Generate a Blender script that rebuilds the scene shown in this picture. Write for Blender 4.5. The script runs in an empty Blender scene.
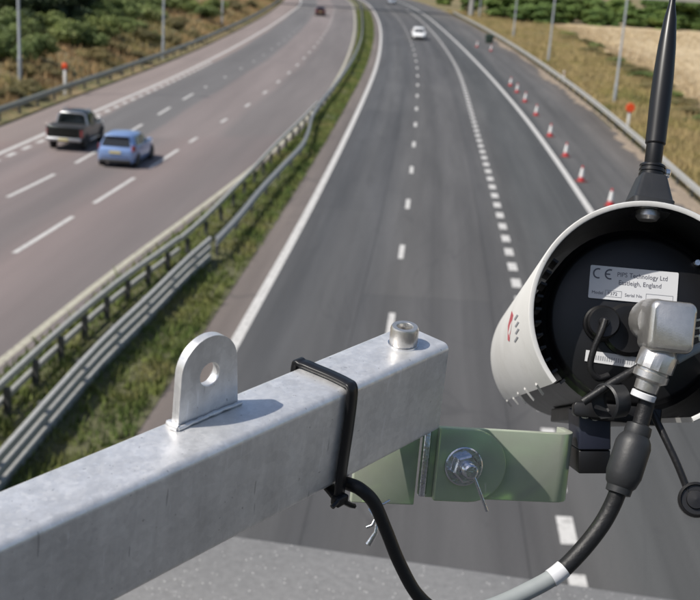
import bpy, bmesh, math, random
import numpy as np
from mathutils import Vector, Matrix

random.seed(7); RNG = np.random.default_rng(11)
C = bpy.context.scene.collection
SC = bpy.context.scene

# ------------------------------------------------------------------ camera
CAM_H = 9.1; FPX = 1124.0; PITCH = math.radians(16.7); ROLL = math.radians(3.7)
FWD = Vector((0, math.cos(PITCH), -math.sin(PITCH)))
_r0 = Vector((1, 0, 0)); _u0 = _r0.cross(FWD)
RIGHT = _r0*math.cos(ROLL) + _u0*math.sin(ROLL)
UP = -_r0*math.sin(ROLL) + _u0*math.cos(ROLL)
EYE = Vector((0, 0, CAM_H))
cd = bpy.data.cameras.new('camera'); cam = bpy.data.objects.new('camera', cd); C.objects.link(cam)
cam.matrix_world = Matrix(((RIGHT.x, UP.x, -FWD.x, EYE.x), (RIGHT.y, UP.y, -FWD.y, EYE.y),
                           (RIGHT.z, UP.z, -FWD.z, EYE.z), (0, 0, 0, 1)))
cd.sensor_fit = 'HORIZONTAL'; cd.sensor_width = 36; cd.lens = 36*FPX/700
cd.clip_start = 0.02; cd.clip_end = 5000
cd.dof.use_dof = True; cd.dof.focus_distance = 0.58; cd.dof.aperture_fstop = 25
SC.camera = cam
SC.render.resolution_x = 1024; SC.render.resolution_y = 878
SC.view_settings.view_transform = 'Standard'; SC.view_settings.look = 'None'
SC.view_settings.exposure = 0.3; SC.view_settings.gamma = 1.0

# ------------------------------------------------------------------ sky and sun
SUN_DIR = Vector((.558, .26, -.788)).normalized()          # the way the light travels
w = bpy.data.worlds.new('World'); SC.world = w; w.use_nodes = True
nt = w.node_tree; bg = nt.nodes['Background']
sky = nt.nodes.new('ShaderNodeTexSky'); sky.sky_type = 'NISHITA'; sky.sun_disc = False
sky.sun_elevation = math.asin(-SUN_DIR.z); sky.sun_rotation = math.atan2(-SUN_DIR.x, -SUN_DIR.y)
sky.dust_density = 2.0; sky.air_density = 1.0; sky.ozone_density = 1.0
nt.links.new(sky.outputs[0], bg.inputs[0]); bg.inputs[1].default_value = 0.095
sd = bpy.data.lights.new('sun', 'SUN'); sd.energy = 4.0; sd.angle = math.radians(0.55); sd.color = (1, .955, .88)
so = bpy.data.objects.new('sun', sd); C.objects.link(so)
so.rotation_euler = SUN_DIR.to_track_quat('-Z', 'Y').to_euler(); so.location = (-20, -10, 60)

# ------------------------------------------------------------------ helpers
def unp(x, y, z=0.0):                                        # point of the plane z seen at a photo position
    d = FWD*FPX + RIGHT*(x-350) + UP*(300-y)
    p = EYE + d*((z-CAM_H)/d.z); return p
def at(x, y, k):                                             # point at distance k from the camera plane
    return EYE + FWD*k + RIGHT*((x-350)*k/FPX) + UP*((300-y)*k/FPX)

class Fr:                                                    # a local frame
    def __init__(s, o, ex, ey, ez): s.o, s.x, s.y, s.z = Vector(o), Vector(ex), Vector(ey), Vector(ez)
    def __call__(s, a, b, c): return s.o + s.x*a + s.y*b + s.z*c
    def at(s, a, b, c): return Fr(s(a, b, c), s.x, s.y, s.z)
WORLD = Fr((0, 0, 0), (1, 0, 0), (0, 1, 0), (0, 0, 1))
def axis_frame(o, z, hint=(0, 0, 1)):                        # z along an axis, y as near to hint as possible
    z = Vector(z).normalized(); h = Vector(hint)
    y = (h - z*h.dot(z)).normalized(); x = y.cross(z); return Fr(o, x, y, z)
def heading_frame(o, ang):
    return Fr(o, (math.cos(ang), math.sin(ang), 0), (-math.sin(ang), math.cos(ang), 0), (0, 0, 1))

class MB:
    def __init__(s): s.v = []; s.f = []; s.uv = {}
    def add(s, vs, fs):
        n = len(s.v); s.v += [tuple(v) for v in vs]; s.f += [tuple(i+n for i in f) for f in fs]; return s
    def hexa(s, p): return s.add(p, [(3,2,1,0),(4,5,6,7),(0,1,5,4),(1,2,6,5),(2,3,7,6),(3,0,4,7)])
    def box(s, x0, x1, y0, y1, z0, z1, fr=WORLD):
        return s.hexa([fr(a, b, c) for c in (z0, z1) for a, b in ((x0,y0),(x1,y0),(x1,y1),(x0,y1))])
    def loft(s, rings, cap=True, closed=True):
        n = len(rings[0]); vs = [p for r in rings for p in r]; fs = []
        for i in range(len(rings)-1):
            for j in range(n if closed else n-1):
                a = i*n+j; b = i*n+(j+1) % n; fs.append((a, b, b+n, a+n))
        if cap and closed:
            fs.append(tuple(reversed(range(n)))); fs.append(tuple(range((len(rings)-1)*n, len(rings)*n)))
        return s.add(vs, fs)
    def tube(s, pts, rad, n=8, cap=True, hint=(0, 0, 1)):
        pts = [Vector(p) for p in pts]; rads = rad if isinstance(rad, (list, tuple)) else [rad]*len(pts)
        rings = []; x = None
        for i, p in enumerate(pts):
            t = (pts[min(i+1, len(pts)-1)] - pts[max(i-1, 0)]).normalized()
            if x is None:
                h = Vector(hint)
                if abs(h.dot(t)) > .95: h = Vector((1, 0, 0))
                x = (h - t*h.dot(t)).normalized()
            else: x = (x - t*x.dot(t)).normalized()
            y = t.cross(x)
            rings.append([p + (x*math.cos(q*2*math.pi/n) + y*math.sin(q*2*math.pi/n))*rads[i] for q in range(n)])
        return s.loft(rings, cap)
    def lathe(s, prof, fr, n=24, a0=0, a1=2*math.pi, cap=True):    # prof: (radius, height) along fr.z
        full = abs(a1-a0-2*math.pi) < 1e-6; m = n if full else n+1
        rings = [[fr(r*math.cos(a0+(a1-a0)*q/n), r*math.sin(a0+(a1-a0)*q/n), h) for q in range(m)] for r, h in prof]
        return s.loft(rings, cap and full, full)
    def prism(s, poly, fr, t0, t1):                                 # polygon in fr.x/fr.y, thick along fr.z
        return s.loft([[fr(a, b, t0) for a, b in poly], [fr(a, b, t1) for a, b in poly]])
    def ringplate(s, outer, inner, fr, t0, t1):                     # plate with a hole: equal point counts
        n = len(outer); R = [[fr(a, b, t) for a, b in P] for P, t in ((outer, t0), (outer, t1), (inner, t1), (inner, t0))]
        vs = [p for r in R for p in r]; fs = []
        for i in range(4):
            for j in range(n):
                a = i*n+j; b = i*n+(j+1) % n; c = ((i+1) % 4)*n; fs.append((a, b, c+(j+1) % n, c+j))
        return s.add(vs, fs)
    def mesh(s, name):
        me = bpy.data.meshes.new(name); me.from_pydata(s.v, [], s.f); me.update()
        bm = bmesh.new(); bm.from_mesh(me); bmesh.ops.recalc_face_normals(bm, faces=bm.faces); bm.to_mesh(me); bm.free()
        return me
    def build(s, name, mat, parent=None, smooth=None, bevel=0, seg=2):
        o = bpy.data.objects.new(name, s.mesh(name)); C.objects.link(o); o.data.materials.append(mat)
        if parent: o.parent = parent
        if smooth is not None: smooth_by_angle(o.data, smooth)
        if bevel:
            b = o.modifiers.new('bevel', 'BEVEL'); b.width = bevel; b.segments = seg; b.limit_method = 'ANGLE'; b.angle_limit = math.radians(40)
            b.harden_normals = False
            for p in o.data.polygons: p.use_smooth = True
        return o
def smooth_by_angle(me, deg):
    for p in me.polygons: p.use_smooth = True
    bm = bmesh.new(); bm.from_mesh(me); lim = math.radians(deg)
    for e in bm.edges:
        if len(e.link_faces) == 2 and e.calc_face_angle(0) > lim: e.smooth = False
    bm.to_mesh(me); bm.free()
def tag(o, label, cat, group=None):
    o['label'] = label; o['category'] = cat
    if group: o['group'] = group
    return o
def kind(o, k): o['kind'] = k; return o
def thing(name, label, cat, group=None, loc=(0, 0, 0)):
    o = bpy.data.objects.new(name, None); C.objects.link(o); o.empty_display_size = .1
    o.location = loc; return tag(o, label, cat, group)
def copy_tree(o, parent=None):
    c = o.copy(); C.objects.link(c); c.parent = parent
    for ch in list(o.children): copy_tree(ch, c)
    return c
def arc(cx, cy, r, a0, a1, n):
    return [(cx+r*math.cos(math.radians(a0+(a1-a0)*i/n)), cy+r*math.sin(math.radians(a0+(a1-a0)*i/n))) for i in range(n+1)]
def rrect(x0, x1, y0, y1, r, n=4):
    return (arc(x1-r, y1-r, r, 0, 90, n)+arc(x0+r, y1-r, r, 90, 180, n)+arc(x0+r, y0+r, r, 180, 270, n)+arc(x1-r, y0+r, r, 270, 360, n))
def catmull(pts, n=8):
    pts = [Vector(p) for p in pts]; out = []
    for i in range(len(pts)-1):
        p0, p1, p2, p3 = pts[max(i-1, 0)], pts[i], pts[i+1], pts[min(i+2, len(pts)-1)]
        for k in range(n):
            t = k/n
            out.append(.5*((2*p1)+(p2-p0)*t+(2*p0-5*p1+4*p2-p3)*t*t+(3*p1-p0-3*p2+p3)*t**3))
    return out+[pts[-1]]
ORD = ['nearest', 'second nearest', 'third nearest', 'fourth nearest', 'fifth nearest', 'sixth nearest', 'seventh nearest', 'eighth nearest', 'ninth nearest', 'tenth nearest',
       'eleventh nearest', 'twelfth nearest', 'thirteenth nearest', 'fourteenth nearest', 'fifteenth nearest', 'sixteenth nearest', 'seventeenth nearest', 'eighteenth nearest', 'nineteenth nearest', 'twentieth nearest']

# ------------------------------------------------------------------ materials
class NT:
    def __init__(s, name):
        s.m = bpy.data.materials.new(name); s.m.use_nodes = True; s.t = s.m.node_tree; s.b = s.t.nodes['Principled BSDF']
    def n(s, typ, **kw):
        nd = s.t.nodes.new('ShaderNode'+typ)
        for k, v in kw.items():
            if k.startswith('i_'): nd.inputs[k[2:].replace('_', ' ')].default_value = v
            else: setattr(nd, k, v)
        return nd
    def l(s, a, b): s.t.links.new(a, b)
    def coord(s, which='Object', scale=(1, 1, 1), rot=(0, 0, 0)):
        tc = s.n('TexCoord'); mp = s.n('Mapping'); mp.inputs['Scale'].default_value = scale; mp.inputs['Rotation'].default_value = rot
        s.l(tc.outputs[which], mp.inputs['Vector']); return mp.outputs['Vector']
    def noise(s, vec, scale, detail=4, rough=.55, dist=0):
        nd = s.n('TexNoise'); nd.inputs['Scale'].default_value = scale; nd.inputs['Detail'].default_value = detail
        nd.inputs['Roughness'].default_value = rough; nd.inputs['Distortion'].default_value = dist
        s.l(vec, nd.inputs['Vector']); return nd.outputs['Fac']
    def ramp(s, fac, stops, interp='LINEAR'):
        r = s.n('ValToRGB'); cr = r.color_ramp; cr.interpolation = interp
        while len(cr.elements) < len(stops): cr.elements.new(.5)
        for e, (p, c) in zip(cr.elements, stops):
            e.position = p; e.color = (c, c, c, 1) if isinstance(c, (int, float)) else (*c, 1)
        s.l(fac, r.inputs['Fac']); return r.outputs['Color']
    def mix(s, fac, a, b, mode='MIX'):
        m = s.n('Mix', data_type='RGBA', blend_type=mode)
        for k, v in ((0, fac), (6, a), (7, b)):
            if isinstance(v, (int, float)): m.inputs[k].default_value = v
            elif isinstance(v, tuple): m.inputs[k].default_value = (*v, 1)
            else: s.l(v, m.inputs[k])
        return m.outputs[2]
    def math(s, op, a, b=0.0):
        m = s.n('Math', operation=op)
        for k, v in ((0, a), (1, b)):
            if isinstance(v, (int, float)): m.inputs[k].default_value = v
            else: s.l(v, m.inputs[k])
        return m.outputs[0]
    def bump(s, h, strength=.3, dist=.01):
        b = s.n('Bump'); b.inputs['Strength'].default_value = strength; b.inputs['Distance'].default_value = dist
        s.l(h, b.inputs['Height']); s.l(b.outputs['Normal'], s.b.inputs['Normal'])
    def set(s, col=None, rough=None, metal=None, **kw):
        for k, v in (('Base Color', col), ('Roughness', rough), ('Metallic', metal)):
            if v is None: continue
            if isinstance(v, tuple): s.b.inputs[k].default_value = (*v, 1)
            elif isinstance(v, (int, float)): s.b.inputs[k].default_value = v
            else: s.l(v, s.b.inputs[k])
        for k, v in kw.items(): s.b.inputs[k.replace('_', ' ')].default_value = v
        return s.m

def simple(name, col, rough=.5, metal=0.0, var=.15, scale=30, bump=0.0, **kw):
    N = NT(name); v = N.coord(); f = N.noise(v, scale)
    c = N.mix(f, tuple(x*(1-var) for x in col), tuple(min(1, x*(1+var)) for x in col))
    if bump: N.bump(N.noise(v, scale*4), bump, .002)
    return N.set(c, N.math('ADD', N.math('MULTIPLY', f, .12), rough-.06), metal, **kw)

def mat_asphalt_right():
    N = NT('asphalt_grey'); uv = N.coord('UV'); sx = N.n('SeparateXYZ'); N.l(uv, sx.inputs[0])
    u = sx.outputs[0]; o = N.coord()
    big = N.noise(N.coord('UV', (.55, .035, 1)), 1, 5, .6); fine = N.noise(o, 38, 3); mid = N.noise(N.coord('UV', (1.6, .12, 1)), 1, 4)
    wob = N.math('ADD', u, N.math('MULTIPLY', N.math('SUBTRACT', N.noise(N.coord('UV', (.1, .05, 1)), 1), .5), .8))
    f = N.math('DIVIDE', wob, 22.0)
    g = lambda a, b, c: (a, b, c)
    S = [(0, g(.165,.142,.13)), (.040, g(.15,.13,.12)), (.050, g(.082,.084,.088)), (.085, g(.074,.077,.082)), (.125, g(.088,.09,.093)),
         (.17, g(.074,.076,.08)), (.215, g(.094,.094,.095)), (.26, g(.08,.08,.082)), (.30, g(.09,.09,.092)), (.34, g(.078,.078,.08)),
         (.385, g(.092,.092,.092)), (.43, g(.068,.071,.072)), (.48, g(.076,.079,.08)), (.53, g(.066,.069,.07)), (.562, g(.074,.076,.077)), (.575, g(.098,.097,.096)),
         (.68, g(.10,.098,.096)), (.80, g(.14,.122,.108)), (.9, g(.16,.135,.11))]
    c = N.ramp(f, S)
    c = N.mix(1.0, c, N.ramp(big, [(.25, .78), (.75, 1.22)]), 'MULTIPLY')
    c = N.mix(1.0, c, N.ramp(mid, [(.3, (.80, .785, .765)), (.7, (.98, .96, .935))]), 'MULTIPLY')
    c = N.mix(1.0, c, N.ramp(fine, [(.3, .72), (.7, 1.28)]), 'MULTIPLY')
    br = N.n('TexBrick'); N.l(N.coord('UV', (1, 1, 1), (0, 0, math.pi/2)), br.inputs['Vector']); br.offset = .37; br.squash = 1
    for k_, v_ in (('Scale', 1.0), ('Mortar Size', .022), ('Mortar Smooth', .3), ('Brick Width', 31.0), ('Row Height', 3.72), ('Bias', 0.0)): br.inputs[k_].default_value = v_
    br.inputs['Color1'].default_value = (.93, .93, .94, 1); br.inputs['Color2'].default_value = (1.08, 1.07, 1.06, 1); br.inputs['Mortar'].default_value = (.66, .66, .66, 1)
    c = N.mix(1.0, c, br.outputs['Color'], 'MULTIPLY')
    oil = N.noise(N.coord('UV', (1.3, .02, 1)), 1, 3, .5); c = N.mix(1.0, c, N.ramp(oil, [(.35, .82), (.55, 1.03)]), 'MULTIPLY')
    spots = N.noise(N.coord('UV', (1.5, 1.1, 1)), 1, 4, .6); c = N.mix(N.ramp(spots, [(.66, 0.0), (.72, .35)]), c, (.04, .04, .042))
    # sparse tar-sealed cracks
    seal = N.noise(N.coord('UV', (.35, .06, 1)), 1, 2, .5, 1.5)
    cr = N.ramp(seal, [(.494, 0.0), (.499, 1.0), (.501, 1.0), (.506, 0.0)])
    c = N.mix(N.math('MULTIPLY', cr, .35), c, (.035, .035, .037))
    N.bump(fine, .25, .004); return N.set(c, .82)
def mat_asphalt_left():
    N = NT('asphalt_pink'); uv = N.coord('UV'); sx = N.n('SeparateXYZ'); N.l(uv, sx.inputs[0]); u, vv = sx.outputs[0], sx.outputs[1]
    o = N.coord(); fine = N.noise(o, 38, 3); big = N.noise(N.coord('UV', (.5, .03, 1)), 1, 5, .6)
    wob = N.math('ADD', u, N.math('MULTIPLY', N.math('SUBTRACT', N.noise(N.coord('UV', (.15, .06, 1)), 1), .5), .7))
    f = N.math('DIVIDE', wob, 16.0)
    P = (.235, .19, .18); Q = (.185, .155, .149); G = (.145, .138, .136); G2 = (.168, .146, .141)
    near = N.ramp(f, [(0, (.28,.205,.18)), (.2, P), (.24, Q), (.33, P), (.42, Q), (.52, G2), (.6, P), (.7, Q), (.78, G2), (.88, Q), (.97, (.16,.14,.135)), (1, (.2,.18,.15))])
    far = N.ramp(f, [(0, (.255,.208,.19)), (.21, (.25,.205,.188)), (.235, G), (.45, G), (.475, (.215,.182,.174)), (.66, (.22,.186,.177)), (.70, (.165,.148,.143)), (.94, (.168,.15,.145)), (1, (.19,.17,.14))])
    c = N.mix(N.ramp(N.math('DIVIDE', N.math('ADD', vv, N.math('MULTIPLY', u, -.6)), 200.0), [(.255, 0.0), (.262, 1.0)]), near, far)
    c = N.mix(1.0, c, N.ramp(big, [(.25, .68), (.75, .98)]), 'MULTIPLY')
    c = N.mix(1.0, c, N.ramp(fine, [(.3, .72), (.7, 1.28)]), 'MULTIPLY')
    N.bump(fine, .25, .004); return N.set(c, .84)
def mat_marking(name, col):
    N = NT(name); o = N.coord(); w1 = N.noise(o, 6, 6, .7); w2 = N.noise(o, .8, 3)
    c = N.mix(N.ramp(w1, [(.34, 1.0), (.5, 0.0)]), col, tuple(x*.42 for x in col))
    c = N.mix(N.math('MULTIPLY', w2, .35), c, (.35, .33, .3)); return N.set(c, .7)
def mat_ground():
    N = NT('dry_grass_ground'); o = N.coord(); a = N.noise(o, .09, 5, .6); b = N.noise(o, .9, 5, .65); c0 = N.noise(o, 9, 3)
    c = N.ramp(a, [(.33, (.105, .10, .04)), (.45, (.20, .155, .075)), (.58, (.27, .19, .10)), (.70, (.13, .115, .048))])
    c = N.mix(N.ramp(b, [(.42, 0.0), (.62, .8)]), c, (.085, .10, .032)); c = N.mix(1.0, c, N.ramp(c0, [(.3, .6), (.7, 1.35)]), 'MULTIPLY')
    N.bump(c0, .6, .08); return N.set(c, .95)
def mat_blades(name, stops, sc=.25):
    N = NT(name); o = N.coord(); a = N.noise(o, sc, 4, .6); b = N.noise(o, 6, 2)
    c = N.ramp(a, stops); c = N.mix(1.0, c, N.ramp(b, [(.3, .65), (.7, 1.4)]), 'MULTIPLY'); return N.set(c, .85)
def mat_leaf(name, a, b, c3, sc=.9):
    N = NT(name); o = N.coord(); f = N.noise(o, sc, 3); g = N.noise(o, 7, 2); inf = N.n('ObjectInfo')
    c = N.ramp(f, [(.32, a), (.52, b), (.7, c3)]); c = N.mix(1.0, c, N.ramp(g, [(.3, .65), (.7, 1.35)]), 'MULTIPLY')
    c = N.mix(1.0, c, N.ramp(inf.outputs['Random'], [(0, (.8, .85, .75)), (.5, (1.0, 1.0, 1.0)), (1, (1.2, 1.1, .9))]), 'MULTIPLY')
    N.set(c, .7); return N.m
def mat_field():
    N = NT('ripe_wheat'); o = N.coord(); a = N.noise(o, .05, 4); b = N.noise(N.coord('Object', (1.2, .08, 1), (0, 0, .25)), 1, 4); f = N.noise(o, 5, 3)
    c = N.ramp(a, [(.3, (.42, .325, .20)), (.6, (.50, .395, .245)), (.8, (.45, .355, .22))])
    c = N.mix(1.0, c, N.ramp(b, [(.3, .84), (.7, 1.12)]), 'MULTIPLY'); c = N.mix(1.0, c, N.ramp(f, [(.3, .8), (.7, 1.18)]), 'MULTIPLY')
    N.bump(f, .7, .15); return N.set(c, .95)
def mat_galv(name='galvanised_steel', base=(.62, .64, .67), streak=(26, 26, 3), metal=.75, near=False):
    N = NT(name); o = N.coord(); sp = N.noise(o, 55, 5, .7, .4); big = N.noise(o, 18, 4); st = N.noise(N.coord('Object', streak), 3.5, 4, .6)
    c = N.mix(sp, tuple(x*(.90 if near else .82) for x in base), tuple(min(1, x*1.06) for x in base))
    c = N.mix(1.0, c, N.ramp(big, [(.3, .94), (.7, 1.03)]), 'MULTIPLY')
    c = N.mix(1.0, c, N.ramp(st, [(.35, .91 if near else .84), (.6, 1.04)]), 'MULTIPLY'); rough = N.math('ADD', N.math('MULTIPLY', sp, .22), .34)
    if near:                                                         # zinc crystals, scuffs, drips and grime
        for sc_, lo in ((200, .955), (520, .965)):
            vo = N.n('TexVoronoi'); vo.inputs['Scale'].default_value = sc_; N.l(o, vo.inputs['Vector']); q = N.n('SeparateColor'); N.l(vo.outputs['Color'], q.inputs[0])
            c = N.mix(1.0, c, N.ramp(q.outputs[0], [(0, lo), (1, 2-lo)]), 'MULTIPLY')
        rough = N.math('ADD', N.math('MULTIPLY', q.outputs[1], .14), N.math('ADD', N.math('MULTIPLY', sp, .14), .24))
        for k, (rot, th) in enumerate((((.3, .9, .4), .69), ((1.2, .2, 1.1), .71), ((.7, 1.6, .2), .70))):
            scr = N.noise(N.coord('Object', (420, 420, 16), rot), 1, 2, .5); c = N.mix(N.ramp(scr, [(th, 0.0), (th+.03, .55)]), c, (.86, .86, .88) if k != 1 else (.30, .30, .31))
        gr = N.noise(o, 11, 6, .7, .6); c = N.mix(N.ramp(gr, [(.62, 0.0), (.80, .2)]), c, (.33, .325, .32))
        drip = N.noise(N.coord('Object', (150, 150, 9)), 1, 4, .6); c = N.mix(N.ramp(drip, [(.60, 0.0), (.74, .2)]), c, (.40, .39, .38))
        spot = N.noise(o, 420, 2); c = N.mix(N.ramp(spot, [(.72, 0.0), (.76, .6)]), c, (.25, .24, .23))
    N.bump(N.noise(o, 260, 3), .10, .0006)
    return N.set(c, rough, metal)
def mat_concrete(name, base, speck=True):
    N = NT(name); o = N.coord(); a = N.noise(o, 3, 5, .6); b = N.noise(o, 60, 4, .7)
    vo = N.n('TexVoronoi'); vo.inputs['Scale'].default_value = 230; N.l(o, vo.inputs['Vector'])
    c = N.mix(a, tuple(x*.85 for x in base), tuple(x*1.12 for x in base)); c = N.mix(1.0, c, N.ramp(b, [(.3, .84), (.7, 1.14)]), 'MULTIPLY')
    stn = N.noise(o, 1.1, 6, .7, .8); c = N.mix(N.ramp(stn, [(.5, 0.0), (.7, .4)]), c, tuple(x*.6 for x in base))
    if speck:
        sc = N.n('SeparateColor'); N.l(vo.outputs['Color'], sc.inputs[0])
        m = N.math('MULTIPLY', N.ramp(sc.outputs[0], [(.94, 0.0), (.96, 1.0)]), N.ramp(vo.outputs['Distance'], [(.22, 1.0), (.34, 0.0)]))
        c = N.mix(m, c, (.72, .70, .67))
        m2 = N.math('MULTIPLY', N.ramp(sc.outputs[1], [(.86, 0.0), (.9, 1.0)]), N.ramp(vo.outputs['Distance'], [(.3, 1.0), (.45, 0.0)]))
        c = N.mix(N.math('MULTIPLY', m2, .6), c, (.17, .17, .17))
    N.bump(b, .5, .003); return N.set(c, .8)

M = {}
M['road_r'] = mat_asphalt_right(); M['road_l'] = mat_asphalt_left()
M['mark'] = mat_marking('road_paint', (.56, .55, .53)); M['mark_cream'] = mat_marking('road_paint_aged', (.42, .40, .31))
M['ground'] = mat_ground(); M['field'] = mat_field()
M['dry'] = mat_blades('dry_grass', [(.3, (.16, .165, .05)), (.42, (.30, .24, .10)), (.55, (.40, .26, .13)), (.66, (.26, .21, .085)), (.78, (.12, .145, .04))], .12)
M['green'] = mat_blades('green_grass', [(.28, (.07, .115, .022)), (.44, (.105, .15, .034)), (.56, (.165, .19, .05)), (.68, (.23, .205, .08)), (.80, (.10, .15, .03))], .35)
M['bush'] = mat_leaf('scrub_leaves', (.075, .115, .03), (.145, .19, .052), (.22, .235, .085))
M['verge'] = mat_blades('verge_grass', [(.3, (.15, .165, .045)), (.42, (.28, .23, .085)), (.55, (.38, .285, .135)), (.68, (.24, .20, .085)), (.8, (.13, .15, .04))], .16)
M['brownbush'] = mat_leaf('dry_scrub', (.11, .10, .04), (.20, .165, .07), (.10, .12, .04))
M['darkleaf'] = mat_leaf('dark_leaves', (.022, .040, .015), (.045, .075, .024), (.08, .11, .036), .5)
M['treeleaf'] = mat_leaf('tree_leaves', (.065, .125, .028), (.12, .19, .042), (.165, .23, .06), .4)
M['bark'] = simple('bark', (.10, .075, .055), .9, 0, .3, 8, .6)
M['galv'] = mat_galv(base=(.76, .757, .755), metal=.62, near=True); M['rail'] = mat_galv('weathered_galvanised', (.42, .415, .38), (2, 2, 9), .12); M['rail_dull'] = mat_galv('dulled_galvanised', (.33, .33, .27), (2, 2, 9), .05); M['rail_light'] = mat_galv('bright_galvanised', (.42, .415, .39), (2, 2, 9), .1)
M['raildark'] = simple('post_steel', (.07, .072, .068), .7, .3, .3, 6)
M['lamp'] = simple('lamp_post_steel', (.42, .44, .46), .5, .4, .1, 3)
M['coping'] = mat_concrete('speckled_concrete', (.185, .183, .180)); M['conc'] = mat_concrete('plain_concrete', (.36, .35, .33), False)
M['bracket'] = None
M['black'] = simple('black_plastic', (.009, .009, .010), .36, 0, .2, 60, 0, **{'Specular_IOR_Level': .4})
M['rubber'] = simple('black_rubber', (.010, .010, .011), .5, 0, .25, 120, .15, **{'Specular_IOR_Level': .4})
M['soot'] = simple('black_paint', (.006, .006, .007), .42, 0, .2, 40, 0, **{'Specular_IOR_Level': .4})
M['white'] = None
def mat_housing():
    N = NT('weathered_white_paint'); o = N.coord(); a = N.noise(o, 30, 4); st = N.noise(N.coord('Object', (90, 14, 14)), 1, 5, .65); sp = N.noise(o, 260, 2)
    c = N.mix(a, (.54, .535, .515), (.62, .615, .595)); c = N.mix(N.ramp(st, [(.50, 0.0), (.75, .35)]), c, (.36, .345, .31)); c = N.mix(N.ramp(sp, [(.70, 0.0), (.76, .5)]), c, (.25, .24, .22))
    N.bump(sp, .06, .0004); return N.set(c, N.math('ADD', N.math('MULTIPLY', a, .15), .34), 0.0)
M['white'] = mat_housing()
M['steel'] = simple('bright_steel', (.72, .72, .73), .25, 1, .12, 160, .15)
M['zinc'] = simple('zinc_plate', (.62, .64, .70), .18, 1, .25, 90, .2)
M['nickel'] = simple('worn_nickel', (.60, .58, .55), .30, .82, .14, 300, .07)
M['labelw'] = simple('label_film', (.60, .605, .62), .4, 0, .04, 60)
M['ink'] = simple('label_ink', (.10, .10, .125), .5, 0, .1, 50)
M['navy'] = simple('navy_block', (.016, .019, .034), .45, 0, .2, 40)
M['boot'] = simple('grey_boot', (.020, .021, .023), .5, 0, .2, 90, .06)
M['sleeve'] = simple('grey_sleeve', (.27, .29, .29), .5, 0, .12, 120)
M['red'] = simple('logo_red', (.48, .08, .10), .45, 0, .1, 40); M['greyink'] = simple('logo_grey', (.28, .29, .31), .5, 0, .1, 40)
M['cone'] = simple('cone_red', (.48, .04, .045), .55, 0, .15, 6); M['conew'] = simple('cone_white', (.82, .82, .80), .5, 0, .05, 6)
M['conedark'] = simple('cone_base', (.20, .035, .03), .7, 0, .2, 6)
M['orange'] = simple('marker_orange', (.75, .085, .02), .5, 0, .1, 8); M['postw'] = simple('marker_white', (.72, .71, .68), .6, 0, .12, 8)
M['glass'] = simple('car_glass', (.012, .015, .018), .06, 0, .1, 4, 0, Coat_Weight=.4)
M['tyre'] = simple('tyre', (.02, .02, .021), .8, 0, .2, 20); M['rim'] = simple('alloy', (.45, .46, .48), .35, .8, .1, 20)
M['tail'] = simple('tail_lamp', (.28, .03, .035), .2, 0, .1, 10, 0, Coat_Weight=.5); M['head'] = simple('head_lamp', (.75, .78, .8), .1, .2, .1, 10)
M['plate'] = simple('yellow_plate', (.55, .47, .20), .5, 0, .05, 10); M['platew'] = simple('white_plate', (.75, .75, .73), .5, 0, .05, 10)
M['chrome'] = simple('chrome', (.72, .72, .72), .2, .9, .05, 10); M['trim'] = simple('dark_trim', (.025, .026, .028), .6, 0, .1, 10)
def paint(name, c, metal=.35): return simple(name, c, .32, metal, .04, 3, 0, Coat_Weight=.7, Coat_Roughness=.05)
M['pblack'] = paint('paint_black', (.022, .025, .024)); M['pblue'] = paint('paint_light_blue', (.23, .34, .60), .35)
M['pwhite'] = paint('paint_white', (.80, .80, .79), 0); M['pred'] = paint('paint_dark_red', (.10, .02, .02)); M['psilver'] = paint('paint_silver', (.50, .54, .60), .5)
def mat_bracket():
    N = NT('metal_green_reflection'); o = N.coord(); a = N.noise(o, 60, 5, .65); g = N.noise(o, 25, 5, .7, .5); sp = N.noise(o, 500, 2)
    c = N.mix(a, (.15, .32, .06), (.22, .38, .11)); c = N.mix(N.ramp(g, [(.55, 0.0), (.75, .4)]), c, (.20, .25, .15)); c = N.mix(N.ramp(sp, [(.70, 0.0), (.75, .5)]), c, (.20, .20, .17))  # reflection of greenery painted into the metal tint
    scr = N.noise(N.coord('Object', (500, 500, 20), (.4, 1.0, .3)), 1, 2, .5); c = N.mix(N.ramp(scr, [(.69, 0.0), (.72, .5)]), c, (.8, .82, .78))
    N.bump(N.noise(o, 150, 3), .05, .0006); N.set(c, N.math('ADD', N.math('MULTIPLY', a, .10), .13), 1.0)
    df = N.n('BsdfDiffuse'); N.l(N.mix(g, (.62, .64, .57), (.46, .51, .40)), df.inputs['Color']); mx = N.n('MixShader'); mx.inputs[0].default_value = .52
    N.l(N.b.outputs[0], mx.inputs[1]); N.l(df.outputs[0], mx.inputs[2]); N.l(mx.outputs[0], N.t.nodes['Material Output'].inputs['Surface']); return N.m
M['bracket'] = mat_bracket()

# ------------------------------------------------------------------ road alignment (plan position x of each line at distance y)
def curve(pts):
    ys = np.array([p[0] for p in pts], float); xs = np.array([p[1] for p in pts], float)
    h = np.diff(ys); dl = np.diff(xs)/h; m = np.zeros(len(ys))                   # Catmull-like tangents
    m[1:-1] = (dl[:-1]*h[1:]+dl[1:]*h[:-1])/(h[1:]+h[:-1]); m[0] = dl[0]; m[-1] = dl[-1]
    def f(y):
        i = int(np.clip(np.searchsorted(ys, y)-1, 0, len(h)-1)); t = (y-ys[i])/h[i]
        if t < 0: return float(xs[0]+m[0]*(y-ys[0]))
        if t > 1: return float(xs[-1]+m[-1]*(y-ys[-1]))
        return float((2*t**3-3*t*t+1)*xs[i]+(t**3-2*t*t+t)*h[i]*m[i]+(-2*t**3+3*t*t)*xs[i+1]+(t**3-t*t)*h[i]*m[i+1])
    return f
FAR = [(290, -2.0), (360, -8.5), (460, -22), (620, -55), (900, -135)]             # the bend carries on to the left
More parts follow.
